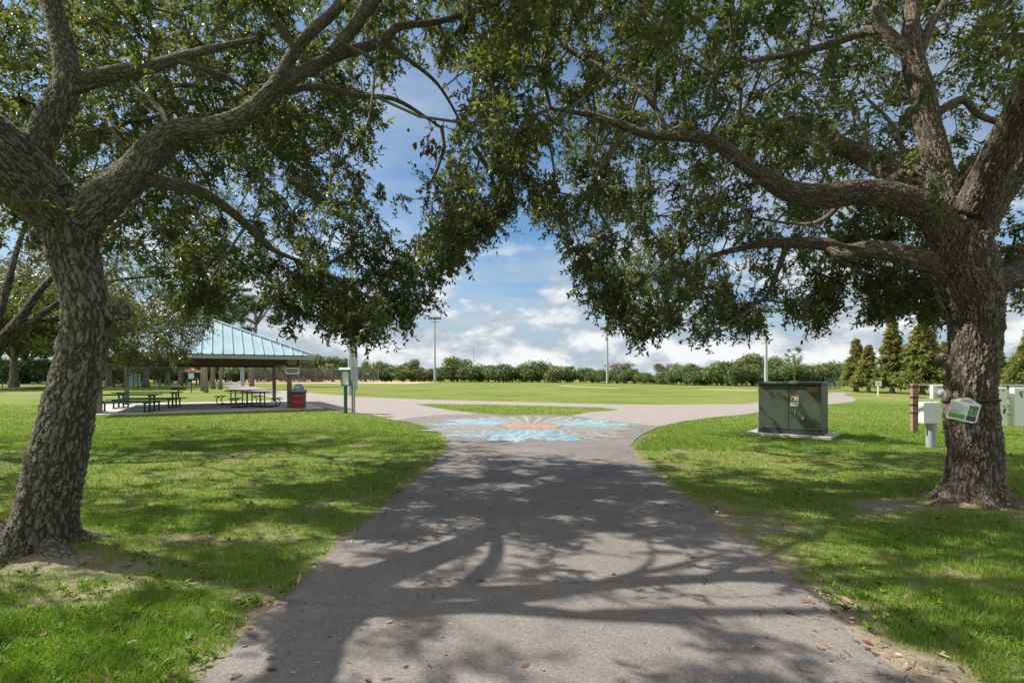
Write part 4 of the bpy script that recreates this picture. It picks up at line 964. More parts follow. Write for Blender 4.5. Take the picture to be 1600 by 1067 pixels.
# ---------------------------------------------------------------- notice kiosk
a = np.array([-7.33, 22.05]); c = np.array([-6.93, 21.85]); kz = math.atan2(c[1] - a[1], c[0] - a[0]); mid = (a + c) / 2; hw = np.linalg.norm(c - a) / 2
t = thing('notice_kiosk', 'green notice board kiosk on two posts with a paper notice inside', 'notice board', (mid[0], mid[1], 0), kz)
for s in (-1, 1): MB().box((s * hw, .22, .62), (.11, .11, 1.1 + .15), bev=.008).build('post', M['green_paint'], t)
b = MB().box((0, .14, 1.53), (2 * hw + .10, .26, .70), bev=.01)
b.box((0, .0, 1.215), (2 * hw + .06, .06, .05)).box((0, .0, 1.845), (2 * hw + .06, .06, .05))
for s in (-1, 1): b.box((s * (hw - .01), .0, 1.53), (.06, .06, .58))
b.build('case', M['green_light'], t)
MB().box((0, .004, 1.53), (2 * hw - .06, .012, .56)).build('notice', M['paper'], t)
b = MB()
for k in range(7): b.box((-.02 + .01 * (k % 3), -.0035, 1.74 - k * .062), (.26 - .03 * (k % 3), .003, .014))
b.build('lettering', M['tag_grey'], t)
MB().prism([(-.10, 1.885), (.36, 1.885), (.28, 1.98), (-.02, 1.98)], -hw - .10, hw + .10).build('roof', M['green_light'], t, rot=(math.pi / 2, 0, math.pi / 2))

t = thing('post_sign', 'small white sign on a thin grey post, seen from its edge beside the kiosk', 'sign', (-6.40, 20.7, 0), math.radians(64))
MB().box((0, 0, .96), (.05, .05, 1.92)).build('post', M['steel'], t)
MB().box((0, -.032, 1.70), (.42, .012, .48), bev=.004).build('sign_panel', M['steel'], t)

# ---------------------------------------------------------------- pad-mounted transformer
o = MB().prism(TPADW, -.1, .07).build('transformer_slab', M['concrete']); tag(o, 'low concrete slab under the green transformer', None, kind='structure')
t = thing('transformer_cabinet', 'dark olive green pad mounted transformer cabinet with warning stickers', 'transformer', (TC[0], TC[1], .07), TA)
W2, DP, H = .755, 1.05, 1.36
MB().box((0, DP / 2 + .02, .06), (2 * W2, DP, .12)).build('sill', M['trans_dark'], t)
MB().box((0, DP / 2 + .05, .12 + (H - .17) / 2), (2 * W2 - .02, DP - .06, H - .17), bev=.01).build('body', M['trans_green'], t)
MB().box((0, DP / 2 + .01, H - .01), (2 * W2 + .03, DP + .06, .07), bev=.015).build('lid', M['trans_green'], t)
for s in (-1, 1):
    d = MB().box((s * W2 / 2, .055, .13 + (H - .20) / 2), (W2 - .012, .04, H - .20), bev=.008).build('door', M['trans_green'], t)
    if s == 1:
        MB().box((-.02 + .17, .032, .60), (.025, .02, .13)).box((-.02 + .11, .032, .64), (.02, .02, .07)).build('handle', M['steel'], d)
        MB().box((.33, .03, .43), (.05, .03, .09), rot=(0, .5, 0)).build('padlock', M['steel'], d)
        s1 = MB().box((.135, .0325, .955), (.19, .003, .13)).build('warning_sticker', M['white'], d)
        MB().box((.135, .0302, 1.000), (.19, .0015, .04)).build('sticker_band', M['orange'], s1)
        MB().face([(.06, .0300, .93), (.11, .0300, .975), (.15, .0300, .935), (.10, .0300, .915)]).box((.19, .0302, .94), (.06, .0015, .012)).box((.19, .0302, .915), (.06, .0015, .012)).build('sticker_picture', M['ink'], s1)
        s2 = MB().box((.135, .0325, .80), (.19, .003, .115)).build('information_sticker', M['paper'], d)
        b = MB()
        for k in range(4): b.box((.13, .0302, .84 - k * .025), (.15 - .03 * (k % 2), .0015, .01))
        b.build('lettering', M['tag_grey'], s2)
        for k, ch in enumerate('6128'):
            pl = MB().box((.445 + k * .062, .0325, 1.185), (.056, .003, .10)).build('number_sticker', M['orange'], d)
            text_mesh(ch, .085, M['ink'], pl, (.445 + k * .062, .0300, 1.185), (math.pi / 2, 0, 0), 'digit', .0008)
MB().box((.10, .12, H + .035), (.17, .10, .02)).build('top_label', M['white'], t)

# ---------------------------------------------------------------- tag strapped to the right oak
RC = np.array([5.60, 6.2]); TGZ = 1.6 - (638 - HZ) * 5.78 / F
ang0 = math.atan2(-5.8, -5.42 + .10)
st = thing('tree_tag_sign', 'house shaped printed plastic sign hung on a black strap round the right oak', 'sign', (P(1506, 640, 5.97)[0], 5.97, 1.6 - (640 - HZ) * 5.97 / F), math.radians(-32))
SK = .88
poly = [(-.155, -.15), (.125, -.15), (.155, -.125), (.155, .10), (.02, .165), (-.005, .165), (-.155, .10)]
def tagplane(m, pts, y, name, par):
    b = MB(); b.prism(pts, 0, .002); o = b.build(name, m, par); o.rotation_euler = (math.pi / 2, 0, 0); o.location = (0, y, 0); return o
TILT = -.22
def rt(pts): return [(SK * (x * math.cos(TILT) - y * math.sin(TILT)), SK * (x * math.sin(TILT) + y * math.cos(TILT))) for x, y in pts]
pn = MB().prism(rt(poly), 0, .006).build('panel', M['white'], st, rot=(math.pi / 2, 0, 0))
tagplane(M['tag_green'], rt([(-.14, -.125), (.03, -.125), (.03, -.065), (-.14, -.065)]), -.0062, 'green_band', st)
tagplane(M['tag_grey'], rt([(-.14, -.06), (.03, -.06), (.03, .085), (-.14, .085)]), -.0062, 'printed_picture', st)
tagplane(M['tag_dark'], rt([(.045, -.055), (.14, -.055), (.14, .075), (.045, .075)]), -.0062, 'printed_picture', st)
tagplane(M['trans_dark'], rt([(.045, -.13), (.14, -.13), (.14, -.062), (.045, -.062)]), -.0062, 'printed_text', st)
b = MB()
for k in range(3): b.prism(rt([(-.07 + k * .01, .098 + k * .016), (.075 - k * .01, .098 + k * .016), (.075 - k * .01, .104 + k * .016), (-.07 + k * .01, .104 + k * .016)]), 0, .001)
o = b.build('lettering', M['ink'], st); o.rotation_euler = (math.pi / 2, 0, 0); o.location = (0, -.0062, 0)
# the strap follows the fused trunk's real outline at that height
trunk2 = [c for c in oak2.children if c.name.startswith('trunk')][0]
co = np.empty(len(trunk2.data.vertices) * 3, np.float32); trunk2.data.vertices.foreach_get('co', co); co = co.reshape(-1, 3) + np.array(oak2.location)
cxy = None; pts = []
for k in range(72):
    an = k / 72 * 2 * math.pi
    z = 1.6 - (627 - HZ) * 6.0 / F + .012 * math.sin(an + 2.2)
    s = co[np.abs(co[:, 2] - z) < .03]
    cxy = np.array([5.56, 6.2]) if cxy is None else cxy
    if k == 0 and len(s): cxy = (s[:, :2].min(0) + s[:, :2].max(0)) / 2
    dv = s[:, :2] - cxy; aa = np.arctan2(dv[:, 1], dv[:, 0]); m_ = np.abs((aa - an + math.pi) % (2 * math.pi) - math.pi) < .14
    pts.append((an, (np.hypot(dv[:, 0], dv[:, 1])[m_].max() if m_.any() else .36) + .002, z))
rr_ = np.array([p[1] for p in pts]); rr_ = np.maximum(np.convolve(np.r_[rr_[-3:], rr_, rr_[:3]], np.ones(5) / 5, 'same')[3:-3], 0)
v = []
for (an, _, z), rad_ in zip(pts, rr_):
    for dr_, dz in ((0, -.013), (.006, -.013), (.006, .013), (0, .013)): v.append((cxy[0] + (rad_ + dr_) * math.cos(an), cxy[1] + (rad_ + dr_) * math.sin(an), z + dz))
v = np.array(v); i = np.arange(72)[:, None] * 4; j = np.arange(4)[None]; j2 = (j + 1) % 4; i2 = (i + 4) % 288
q = np.stack([i + j, i + j2, i2 + j2, i2 + j], -1).reshape(-1, 4)
loc = np.array(st.location); Rm = np.array(Matrix.Rotation(-st.rotation_euler.z, 3, 'Z'))
link('strap', mesh_np('strap', (v - loc) @ Rm.T, q, mat=M['bark_strap']), st)

# ---------------------------------------------------------------- utility rack on the right
A0 = np.array([11.55, 14.7]); A1 = np.array([16.2, 13.6]); dv = A1 - A0; RL = np.linalg.norm(dv); ra = math.atan2(dv[1], dv[0])
t = thing('utility_rack', 'utility rack of brown wooden posts and steel channels behind the right oak', 'utility rack', (A0[0], A0[1], 0), ra)
for x in (0, RL):
    p = MB().box((x, 0, .68), (.15, .15, 1.42), bev=.012).build('post', M['wood_post'], t)
    for z in (1.30, 1.00, .78, .55): MB().box((x, 0, z), (.165, .165, .045)).build('bracket', M['black'], p)
for z in (1.36, 1.00, .78, .55):
    MB().box((RL / 2 + .03, -.105, z), (RL - .1, .045, .045)).build('steel_channel', M['steel'], t)
def on_rack(x): return (A0[0] + x * math.cos(ra), A0[1] + x * math.sin(ra))
def rackx(px):
    best = min(np.linspace(0, RL, 400), key=lambda s: abs(CX + F * (A0[0] + s * math.cos(ra)) / (A0[1] + s * math.sin(ra)) - px)); return best
x = rackx(1461)
wx, wy = on_rack(x)
t = thing('electric_meter_box', 'white electric meter box with a round glass meter on the rack', 'meter box', (wx, wy, 0), ra)
MB().box((0, -.21, 1.16), (.40, .16, .38), bev=.012).build('box', M['white'], t)
mt = MB().lathe([(.10, 0), (.105, .02), (.095, .04), (.09, .12), (.06, .145), (.004, .15)], 24).build('meter', M['glass'], t, True); mt.rotation_euler = (math.pi / 2, 0, 0); mt.location = (0, -.29, 1.13)
MB().box((0, -.292, 1.30), (.18, .004, .025)).build('label_strip', M['ink'], t)
t = thing('junction_box', 'plain white junction box on a thick grey pipe, left of the right oak', 'junction box', (P(1452, 690, 11.5)[0], 11.5, 0), .02)
MB().box((0, 0, .785), (.385, .16, .48), bev=.02).build('box', M['white'], t)
MB().lathe([(.095, -.05), (.095, .50), (.105, .50), (.105, .545), (.08, .545)], 20, (.04, 0, 0)).build('pipe', M['pvc'], t, True)
MB().tube([(-.07, 0, .30), (-.07, 0, .56)], .02, 8).build('conduit', M['steel'], t); MB().tube([(.03, 0, 1.02), (.03, 0, 1.10)], .02, 8).build('conduit', M['steel'], t)
MB().box((.12, -.0815, .83), (.09, .003, .012)).box((.08, -.0815, .81), (.04, .003, .008)).build('lettering', M['tag_grey'], t)
for (x0, x1, lab) in ((1515, 1562, 'narrow white utility cabinet half hidden behind the right oak'), (1572, 1668, 'wide white utility cabinet with black markings at the right edge')):
    a_, b_ = rackx(x0), rackx(x1); wx, wy = on_rack((a_ + b_) / 2); w = b_ - a_
    t = thing('utility_cabinet', lab, 'cabinet', (wx, wy, 0), ra, 'white cabinets on the utility rack')
    MB().box((0, -.20, .77), (w, .18, 1.06), bev=.01).build('body', M['white'], t)
    MB().box((0, -.295, .77), (w - .03, .012, 1.02), bev=.004).build('door', M['white'], t)
    if w > 1.2:
        b = MB(); b.box((-w / 2 + .16, -.303, 1.17), (.10, .004, .03), rot=(0, -.3, 0)).box((-w / 2 + .17, -.303, 1.11), (.06, .004, .05), rot=(0, .4, 0)).box((-w / 2 + .18, -.303, 1.05), (.07, .004, .025), rot=(0, .3, 0))
        b.build('lettering', M['ink'], t)
        b = MB(); b.box((-w / 2 + .42, -.303, .42), (.28, .004, .04)).box((-w / 2 + .42, -.303, .355), (.28, .004, .055))
    else:
        b = MB(); b.box((w / 2 - .10, -.303, 1.22), (.07, .004, .025), rot=(0, .3, 0)).build('lettering', M['ink'], t)
        b = MB(); b.box((w / 2 - .08, -.303, .78), (.06, .004, .03)).box((w / 2 - .07, -.303, .66), (.05, .004, .14), rot=(0, .25, 0))
    b.build('lettering', M['ink'], t)

# ---------------------------------------------------------------- sports light poles
def light_pole(label, x, y, h, rad, heads=6):
    t = thing('field_light_pole', label, 'light pole', (x, y, 0), 0, 'tall sports field light poles')
    b = MB().cyl((0, 0, -.1), (0, 0, 3.2), rad * 1.25, rad * 1.15, 14).cyl((0, 0, 3.2), (0, 0, h), rad, rad * .62, 14); b.build('pole', M['pole'], t, True)
    MB().box((0, 0, h - .3), (3.0, .14, .14)).box((0, 0, h - 1.0), (2.2, .12, .12)).build('crossarm', M['dark_metal'], t)
    for k in range(heads):
        MB().box((-1.4 + k * 2.8 / (heads - 1), -.3, h + .02), (.42, .55, .42), rot=(.5, 0, 0), bev=.06).build('floodlight', M['dark_metal'], t)
    return t
light_pole('tall field light pole with a lamp bar, left of the dark round tree', (679.5 - CX) * 128 / F, 128, 1.6 + 91 * 128 / F, .26)
light_pole('tall field light pole with a lamp bar, above the middle of the field', (949 - CX) * 116 / F, 116, 1.6 + 75 * 116 / F, .24)
light_pole('tall field light pole rising behind the green transformer', (1197 - CX) * 72 / F, 72, 1.6 + 104 * 72 / F, .21, 4)
light_pole('thick grey light pole rising behind the notice kiosk into the leaves', (549 - CX) * 46 / F, 46, 17, .25)
light_pole('thinner light pole standing just behind the thick grey pole', (556.0 - CX) * 60 / F, 60, 17, .17)
light_pole('pale light pole seen under the shelter roof between the pine trunks', (379 - CX) * 85 / F, 85, 16, .25)
# ================================================================ DISTANT TREES
def far_crown(seed, lobes, n, size, flat=.9, up=.35, jag=.25, hollow=.45):
    """leaf clumps spread through overlapping lobes (centre, radii); light and dark clumps, uneven edge"""
    r = np.random.default_rng(seed); vol = np.array([l[1][0] * l[1][1] * l[1][2] for l in lobes]) ** .67
    k = r.choice(len(lobes), n, p=vol / vol.sum())
    c = np.array([l[0] for l in lobes])[k]; R = np.array([l[1] for l in lobes])[k]
    d = norm(r.normal(0, 1, (n, 3))); rad = hollow + (1 - hollow) * r.random(n) ** .6 + r.normal(0, jag * .3, n)
    p = c + d * R * rad[:, None]
    nor = norm(d + r.normal(0, .6, (n, 3)) + np.array([0, 0, up])); dr_ = norm(np.cross(nor, r.normal(0, 1, (n, 3))) + np.array([0, 0, -.15]))
    l = r.uniform(.6, 1.35, n) * size
    lt = r.normal(.45, .16, len(lobes))[k]; tint = np.clip(lt + r.normal(0, .16, n), 0, 1)
    v, q, t = leaf_mesh(p, dr_, nor, l, l * r.uniform(.45, .7, n), tint, False)
    return v, q, t
def lobes_round(seed, h, w, base, k=14, rr=(.26, .42), flat=.8):
    r = np.random.default_rng(seed); out = []
    for i in range(k):
        d = norm(r.normal(0, 1, (1, 3)))[0]; f = r.uniform(.35, .8)
        c = np.array([d[0] * w / 2 * f, d[1] * w / 2 * f, base + (h - base) * (.5 + .5 * d[2] * f * .85)])
        s = r.uniform(*rr) * w / 2 * 1.2; out.append((c, np.array([s, s, s * flat])))
    return out
def tree_proto(name, crownmat, h, lobes, n, size, trunk_h, tr_r, seed, limbs=3, trunkmat='far_trunk', lean=0.0, **kw):
    r = np.random.default_rng(seed)
    v, q, t = far_crown(seed, lobes, n, size, **kw)
    cm = mesh_np(name + '_crown', v, q, attrs={'tint': t}, mat=M[crownmat])
    b = MB(); top = np.array([lean * trunk_h, 0, trunk_h])
    b.tube([(0, 0, -.15), (lean * trunk_h * .15, 0, trunk_h * .25), (lean * trunk_h * .55, .02, trunk_h * .6), tuple(top)], [tr_r * 1.35, tr_r, tr_r * .9, tr_r * .75], 9)
    for i in range(limbs):
        c = np.array(lobes[i * len(lobes) // max(1, limbs)][0]); m = (top + c) / 2 + r.normal(0, .08 * h, 3) * [1, 1, .3]
        b.tube([tuple(top - [0, 0, trunk_h * .12]), tuple(m), tuple(c)], [tr_r * .6, tr_r * .4, tr_r * .18], 6)
    bmesh.ops.recalc_face_normals(b.bm, faces=b.bm.faces[:]); tm = bpy.data.meshes.new(name + '_trunk'); b.bm.to_mesh(tm); b.bm.free(); tm.materials.append(M[trunkmat])
    for p in tm.polygons: p.use_smooth = True
    return cm, tm
def cone_proto(name, seed, h, w, n, size, base=.9):
    r = np.random.default_rng(seed); P_, N_, D_, T_ = [], [], [], []
    nb = int(h * 34)
    for i in range(nb):
        z = base + (h - base) * (r.random() ** 1.15); f = 1 - (z - base) / (h - base)
        R = w / 2 * (f ** .95) * r.uniform(.65, 1.12) + .08; a = r.uniform(0, 6.283); m = int(n / nb * (.45 + f * 1.1)); ti = r.normal(.32 + .30 * (1 - f), .13)
        t = r.random(m) ** .55; p = np.stack([np.cos(a) * R * t, np.sin(a) * R * t, z + .12 * R * t - .22 * R * t ** 2], 1) + r.normal(0, .07 + .05 * R, (m, 3)) * [1, 1, .9]
        P_.append(p); D_.append(np.tile([math.cos(a), math.sin(a), -.25], (m, 1)) + r.normal(0, .5, (m, 3))); N_.append(np.tile([0, 0, 1.], (m, 1)) + r.normal(0, .45, (m, 3))); T_.append(ti + r.normal(0, .12, m))
    p = np.vstack(P_); k = len(p); l = r.uniform(.6, 1.4, k) * size
    v, q, t = leaf_mesh(p, np.vstack(D_), norm(np.vstack(N_)), l, l * r.uniform(.35, .6, k), np.clip(np.concatenate(T_), 0, 1), False)
    cm = mesh_np(name + '_crown', v, q, attrs={'tint': t}, mat=M['leaf_cypress'])
    b = MB().tube([(0, 0, -.1), (0, 0, .35), (0, 0, 1.2), (0, 0, h * .9)], [.36, .21, .16, .03], 10)
    bmesh.ops.recalc_face_normals(b.bm, faces=b.bm.faces[:]); tm = bpy.data.meshes.new(name + '_trunk'); b.bm.to_mesh(tm); b.bm.free(); tm.materials.append(M['far_trunk'])
    return cm, tm
def place(proto, name, label, cat, loc, rz, sc, group):
    t = thing(name, label, cat, loc, rz, group); t.scale = sc
    link('trunk', proto[1], t); link('crown', proto[0], t); return t

PR = {}
PR['bush'] = [tree_proto('bush%d' % i, ['leaf_bush', 'leaf_olive', 'leaf_bush', 'leaf_bush'][i], 4, lobes_round(500 + i, 4.0, 4.6, .2, 13, (.34, .56)), 3200, .36, 1.2, .10, 510 + i) for i in range(4)]
PR['round'] = [tree_proto('round%d' % i, ['leaf_bush', 'leaf_olive', 'leaf_bush'][i], 7, lobes_round(520 + i, 7.0, 6.5, 1.5, 18, (.24, .40)), 3600, .36, 2.6, .2, 530 + i, 5) for i in range(3)]
PR['airy'] = [tree_proto('airy%d' % i, 'leaf_pale', 7, lobes_round(540 + i, 7.0, 6.0, 1.6, 22, (.14, .26)), 1500, .30, 2.6, .16, 550 + i, 10) for i in range(2)]
PR['light'] = [tree_proto('light%d' % i, 'leaf_light', 6, lobes_round(560 + i, 6.0, 6.4, .6, 18, (.26, .42)), 3600, .30, 1.8, .16, 570 + i, 4) for i in range(2)]

PR['oak'] = [tree_proto('parkoak%d' % i, ['leaf_olive', 'leaf_light'][i], 8.5, lobes_round(580 + i, 8.5, 10.5, 1.5, 34, (.18, .32), .7), 9000, .30, 2.4, .27, 590 + i, 10) for i in range(2)]
def pine_lobes(seed):
    r = np.random.default_rng(seed); return [(np.array([r.normal(0, 1.1), r.normal(0, 1.1), z]), np.array([s, s, s * .55])) for z, s in zip(r.uniform(6.6, 11.0, 17), r.uniform(.55, 1.15, 17))]
PR['pine'] = [tree_proto('pine%d' % i, 'leaf_pine', 11, pine_lobes(600 + i), 3000, .30, 8.2, .20, 610 + i, 14, lean=[.0, .07, -.04][i], hollow=.1) for i in range(3)]
PR['cyp'] = [cone_proto('cypress%d' % i, 620 + i, h, w, n, .26) for i, (h, w, n) in enumerate(((5.8, 3.2, 16000), (7.6, 3.1, 19000), (7.2, 5.0, 26000)))]

rr = np.random.default_rng(404)
# --- the tree line across the field: x in the photo, top row, kind, width factor
def line_depth(x): return float(np.interp(x, [-300, 470, 700, 860, 1000, 1060, 1160, 1250, 1340, 1700], [150, 150, 150, 135, 112, 96, 86, 88, 92, 92]))
marks = [(470, 'right of the picnic shelter'), (560, 'right of the thick grey pole'), (680, 'right of the left field light pole'), (760, 'right of the dark round tree'), (950, 'right of the middle field light pole'), (1065, 'right of the pale airy tree'), (1200, 'right of the pole behind the transformer')]
ordn = ['first', 'second', 'third', 'fourth', 'fifth', 'sixth', 'seventh', 'eighth', 'ninth', 'tenth', 'eleventh', 'twelfth', 'thirteenth', 'fourteenth', 'fifteenth', 'sixteenth', 'seventeenth']
xs = sorted(list(np.arange(478, 1345, 13.5) + rr.uniform(-3, 3, 65)[:len(np.arange(478, 1345, 13.5))])); cnt = {}
for x in xs:
    m = [mk for mk in marks if mk[0] <= x][-1]; cnt[m[1]] = cnt.get(m[1], 0) + 1
    y = line_depth(x) + rr.uniform(-2, 2); top = np.interp(x, [470, 560, 700, 800, 900, 1000, 1020, 1070, 1200, 1340], [566, 569, 571, 571, 570, 573, 578, 570, 567, 570]) + rr.uniform(-4, 4) + 20 * (float(fbm(np.array([x * .021]), np.array([3.3]), 77, 2)[0]) - .5)
    h = CAMZ + (HZ - top) * y / F; s = h / 4.0; ws = s * rr.uniform(1.0, 1.4)
    place(PR['bush'][rr.integers(4)], 'mangrove_bush', f'dense bush along the far field edge, {ordn[min(cnt[m[1]], 17) - 1]} {m[1]}', 'bush', ((x - CX) * y / F, y, -.02), rr.uniform(0, 6.28), (ws, ws, s), 'bushes lining the far edge of the field')
TL = [(488, 549, 'round', 1.4, 'tall green tree just right of the shelter roof tip'), (520, 553, 'round', 1.6, 'broad olive tree left of the thick grey pole'), (540, 553, 'round', .9, 'green tree directly behind the kiosk posts'),
      (571, 561, 'round', .75, 'small round treetop just right of the thick grey pole'), (597, 560, 'round', .7, 'small treetop second right of the thick grey pole'), (648, 558, 'round', 1.0, 'olive treetop left of the left field light pole'),
      (715, 553, 'round', 1.35, 'dark round broad tree right of the left field light pole'), (818, 568, 'round', .55, 'small treetop rising above the bushes near the field middle'), (925, 573, 'round', .9, 'low dark tree just left of the middle field light pole'),
      (965, 557, 'airy', 1.6, 'tall tree with reddish airy twigs right of the middle light pole'), (990, 572, 'round', .7, 'small tree right of the reddish airy tree'), (1041, 557, 'airy', 1.5, 'pale pinkish airy tree rising above the bushes'),
      (1096, 568, 'round', .8, 'mid green tree right of the pale airy tree'), (1120, 564, 'round', 1.3, 'full green tree left of the tall olive tree'), (1176, 548, 'round', 1.45, 'tall olive tree left of the transformer pole'),
      (1150, 562, 'round', .8, 'lower crown at the left foot of the tall olive tree'), (1222, 556, 'light', 1.6, 'bright yellow green tree beside the transformer pole'), (1288, 576, 'light', .9, 'low bright green tree right of the palm'),
      (1318, 571, 'round', .8, 'dark green tree at the left foot of the cypresses'), (1265, 579, 'light', .8, 'low bright green tree just under the palm')]
for x, top, kd, wf, lab in TL:
    y = line_depth(x) + (3 if kd != 'airy' else 4) + (6 if top > 565 else 0); pr = PR[kd][rr.integers(len(PR[kd]))]
    if 'dark' in lab: pr = PR['round'][0]
    if 'olive' in lab: pr = PR['round'][1]
    h = CAMZ + (HZ - top) * y / F; s = h / (6.0 if kd == 'light' else 7.0)
    place(pr, 'broadleaf_tree', lab, 'tree', ((x - CX) * y / F, y, -.02), rr.uniform(0, 6.28), (s * wf, s * wf, s), 'trees standing in the far tree line')
for k, (x, top, kd, wf) in enumerate(((612, 566, 'light', .7), (632, 563, 'round', .6), (752, 566, 'light', .8), (778, 569, 'round', .7), (797, 572, 'airy', .7), (842, 566, 'round', .8), (868, 570, 'light', .8), (890, 567, 'round', .7), (906, 571, 'airy', .8), (1064, 566, 'light', .9), (1078, 562, 'round', .8), (1138, 559, 'airy', .9), (1204, 552, 'round', .9), (1302, 570, 'round', .8))):
    y = line_depth(x) + 5; h = CAMZ + (HZ - top) * y / F; s = h / (6.0 if kd == 'light' else 7.0)
    place(PR[kd][rr.integers(len(PR[kd]))], 'broadleaf_tree', f'{ordn[k]} from the left of the slim treetops just above the far bushes', 'tree', ((x - CX) * y / F, y, -.02), rr.uniform(0, 6.28), (s * wf, s * wf, s), 'slim trees among the far bushes')
# palm
pb = thing('palm_tree', 'cabbage palm rising above the bright green trees right of the transformer pole', 'palm', ((1240 - CX) * 84 / F, 84, 0)); pb.scale = (1.2, 1.2, 1.17)
MB().tube([(0, 0, -.1), (.05, 0, 1.5), (0, 0, 4.3)], [.22, .17, .16], 10).build('trunk', M['far_trunk'], pb, True)
P_, D_, N_ = [], [], []
for i in range(34):
    a = rr.uniform(0, 6.283); e = rr.uniform(-.9, 1.3); L = rr.uniform(.6, .95); dirv = np.array([math.cos(a) * math.cos(e), math.sin(a) * math.cos(e), math.sin(e)])
    for k in range(9):
        P_.append(np.array([0, 0, 4.25]) + dirv * L); dd = norm((dirv + rr.normal(0, .55, 3))[None])[0]; D_.append(dd); N_.append(norm((np.array([0, 0, 1.]) + rr.normal(0, .4, 3))[None])[0])
P_ = np.array(P_); k = len(P_); v, q, tt_ = leaf_mesh(P_, np.array(D_), np.array(N_), rr.uniform(.5, .8, k), rr.uniform(.06, .1, k), rr.random(k), False)
link('crown', mesh_np('palm_crown', v, q, attrs={'tint': tt_}, mat=M['leaf_bush']), pb)

# --- cypresses on the right
for x, y, top, i, lab in ((1338, 54, 531, 0, 'conical cypress at the left end of the cypress row'), (1357, 51, 540, 0, 'bushy green conical cypress, second from the path bend'), (1394, 48, 498, 1, 'tallest slender cypress with a rusty brown top'),
                          (1441, 46, 497, 2, 'broad cypress partly hidden by the oak leaves, left of the right trunk'), (1618, 42, 500, 2, 'broad bright cypress at the right edge behind the cabinets'), (1478, 52, 535, 0, 'smaller cypress half hidden behind the right oak trunk'), (1560, 50, 545, 0, 'short cypress showing just right of the right oak trunk'),
                          (1700, 40, 500, 2, 'cypress standing beyond the right edge')):
    if x > 1650: continue
    h = CAMZ + (HZ - top) * y / F; s = h / (5.8, 7.6, 7.2)[i]
    place(PR['cyp'][i], 'cypress_tree', lab, 'tree', ((x - CX) * y / F, y, 0), rr.uniform(0, 6.28), (s * 1.04, s * 1.04, s), 'bald cypresses on the right lawn')
for k, (x, y, top, kd, lab) in enumerate(((1375, 95, 570, 'bush', 'low green bush between the cypress trunks, behind the small white sign'), (1420, 90, 568, 'bush', 'low green bush between the tall and the broad cypress'), (1500, 90, 565, 'bush', 'low green bush behind the right oak trunk'), (1590, 85, 560, 'light', 'bright green tree low at the right edge'))):
    h = CAMZ + (HZ - top) * y / F; s = h / (4 if kd == 'bush' else 6)
    place(PR[kd][k % len(PR[kd])], 'green_bush', lab, 'bush', ((x - CX) * y / F, y, 0), k * 1.3, (s * 1.7, s * 1.7, s), 'bushes behind the cypresses')

# --- a low hedge-like wood edge closing the view behind the park on the left
for k, x in enumerate(np.arange(-130, 478, 19.0)):
    y = 118 + rr.uniform(-8, 10); top = 563 + rr.uniform(-7, 6); h = CAMZ + (HZ - top) * y / F; s = h / 4
    if 300 < x < 470: y += 30; h = CAMZ + (HZ - top) * y / F; s = h / 4
    place(PR['bush'][k % 4], 'wood_edge_bush', f'bush at the foot of the wood behind the park, {(ordn + ["eighteenth", "nineteenth"] + ["twentieth", "twenty-first", "twenty-second", "twenty-third", "twenty-fourth", "twenty-fifth", "twenty-sixth", "twenty-seventh", "twenty-eighth", "twenty-ninth", "thirtieth", "thirty-first", "thirty-second", "thirty-third", "thirty-fourth"])[k]} from the left', 'bush', ((x - CX) * y / F, y, -.02), rr.uniform(0, 6.28), (s * 1.3, s * 1.3, s), 'bushes at the foot of the wood behind the park')
# --- park trees on the left
for x, y, top, i, wf, lab in ((228, 78, 462, 0, 1.0, 'spreading oak whose trunk shows above the green picnic tables'), (22, 74, 425, 1, 1.0, 'oak behind the chain link fence at the left edge'), (-60, 62, 380, 0, 1.1, 'large oak at the far left beyond the fence'),
                           (95, 66, 405, 1, 1.0, 'pale green oak left of the leaning trunk'), (170, 90, 465, 0, 1.0, 'oak above the teal screens'), (262, 96, 488, 0, .9, 'oak left of the small red roofed gazebo'),
                           (282, 108, 500, 1, .9, 'light green oak behind the small red roofed gazebo'), (120, 112, 470, 0, 1.1, 'far oak behind the leaning trunk'), (40, 118, 455, 0, 1.1, 'far oak beyond the fence, right of the fence post'), (330, 120, 540, 1, 1.1, 'light green oak behind the pine trunks'),
                           (250, 72, 545, 0, .7, 'small oak with pale trunks left of the grill')):
    h = CAMZ + (HZ - top) * y / F; s = h / 8.5
    place(PR['oak'][i], 'park_oak_tree', lab, 'tree', ((x - CX) * y / F, y, 0), rr.uniform(0, 6.28), (s * wf, s * wf, s), 'oaks across the park on the left')
for k, x in enumerate(np.arange(-120, 480, 27)):
    y = 150 + rr.uniform(-8, 8); top = 556 + rr.uniform(-8, 6); h = CAMZ + (HZ - top) * y / F; kd = ('round', 'light', 'round', 'airy')[k % 4]; s = h / (6 if kd == 'light' else 7)
    place(PR[kd][k % len(PR[kd])], 'woodland_tree', f'tall tree of the wood behind the park, {(ordn + ["eighteenth", "nineteenth", "twentieth", "twenty-first", "twenty-second", "twenty-third", "twenty-fourth"])[k]} from the far left', 'tree', ((x - CX) * y / F, y, 0), rr.uniform(0, 6.28), (s * 1.15, s * 1.15, s), 'trees of the wood behind the park')
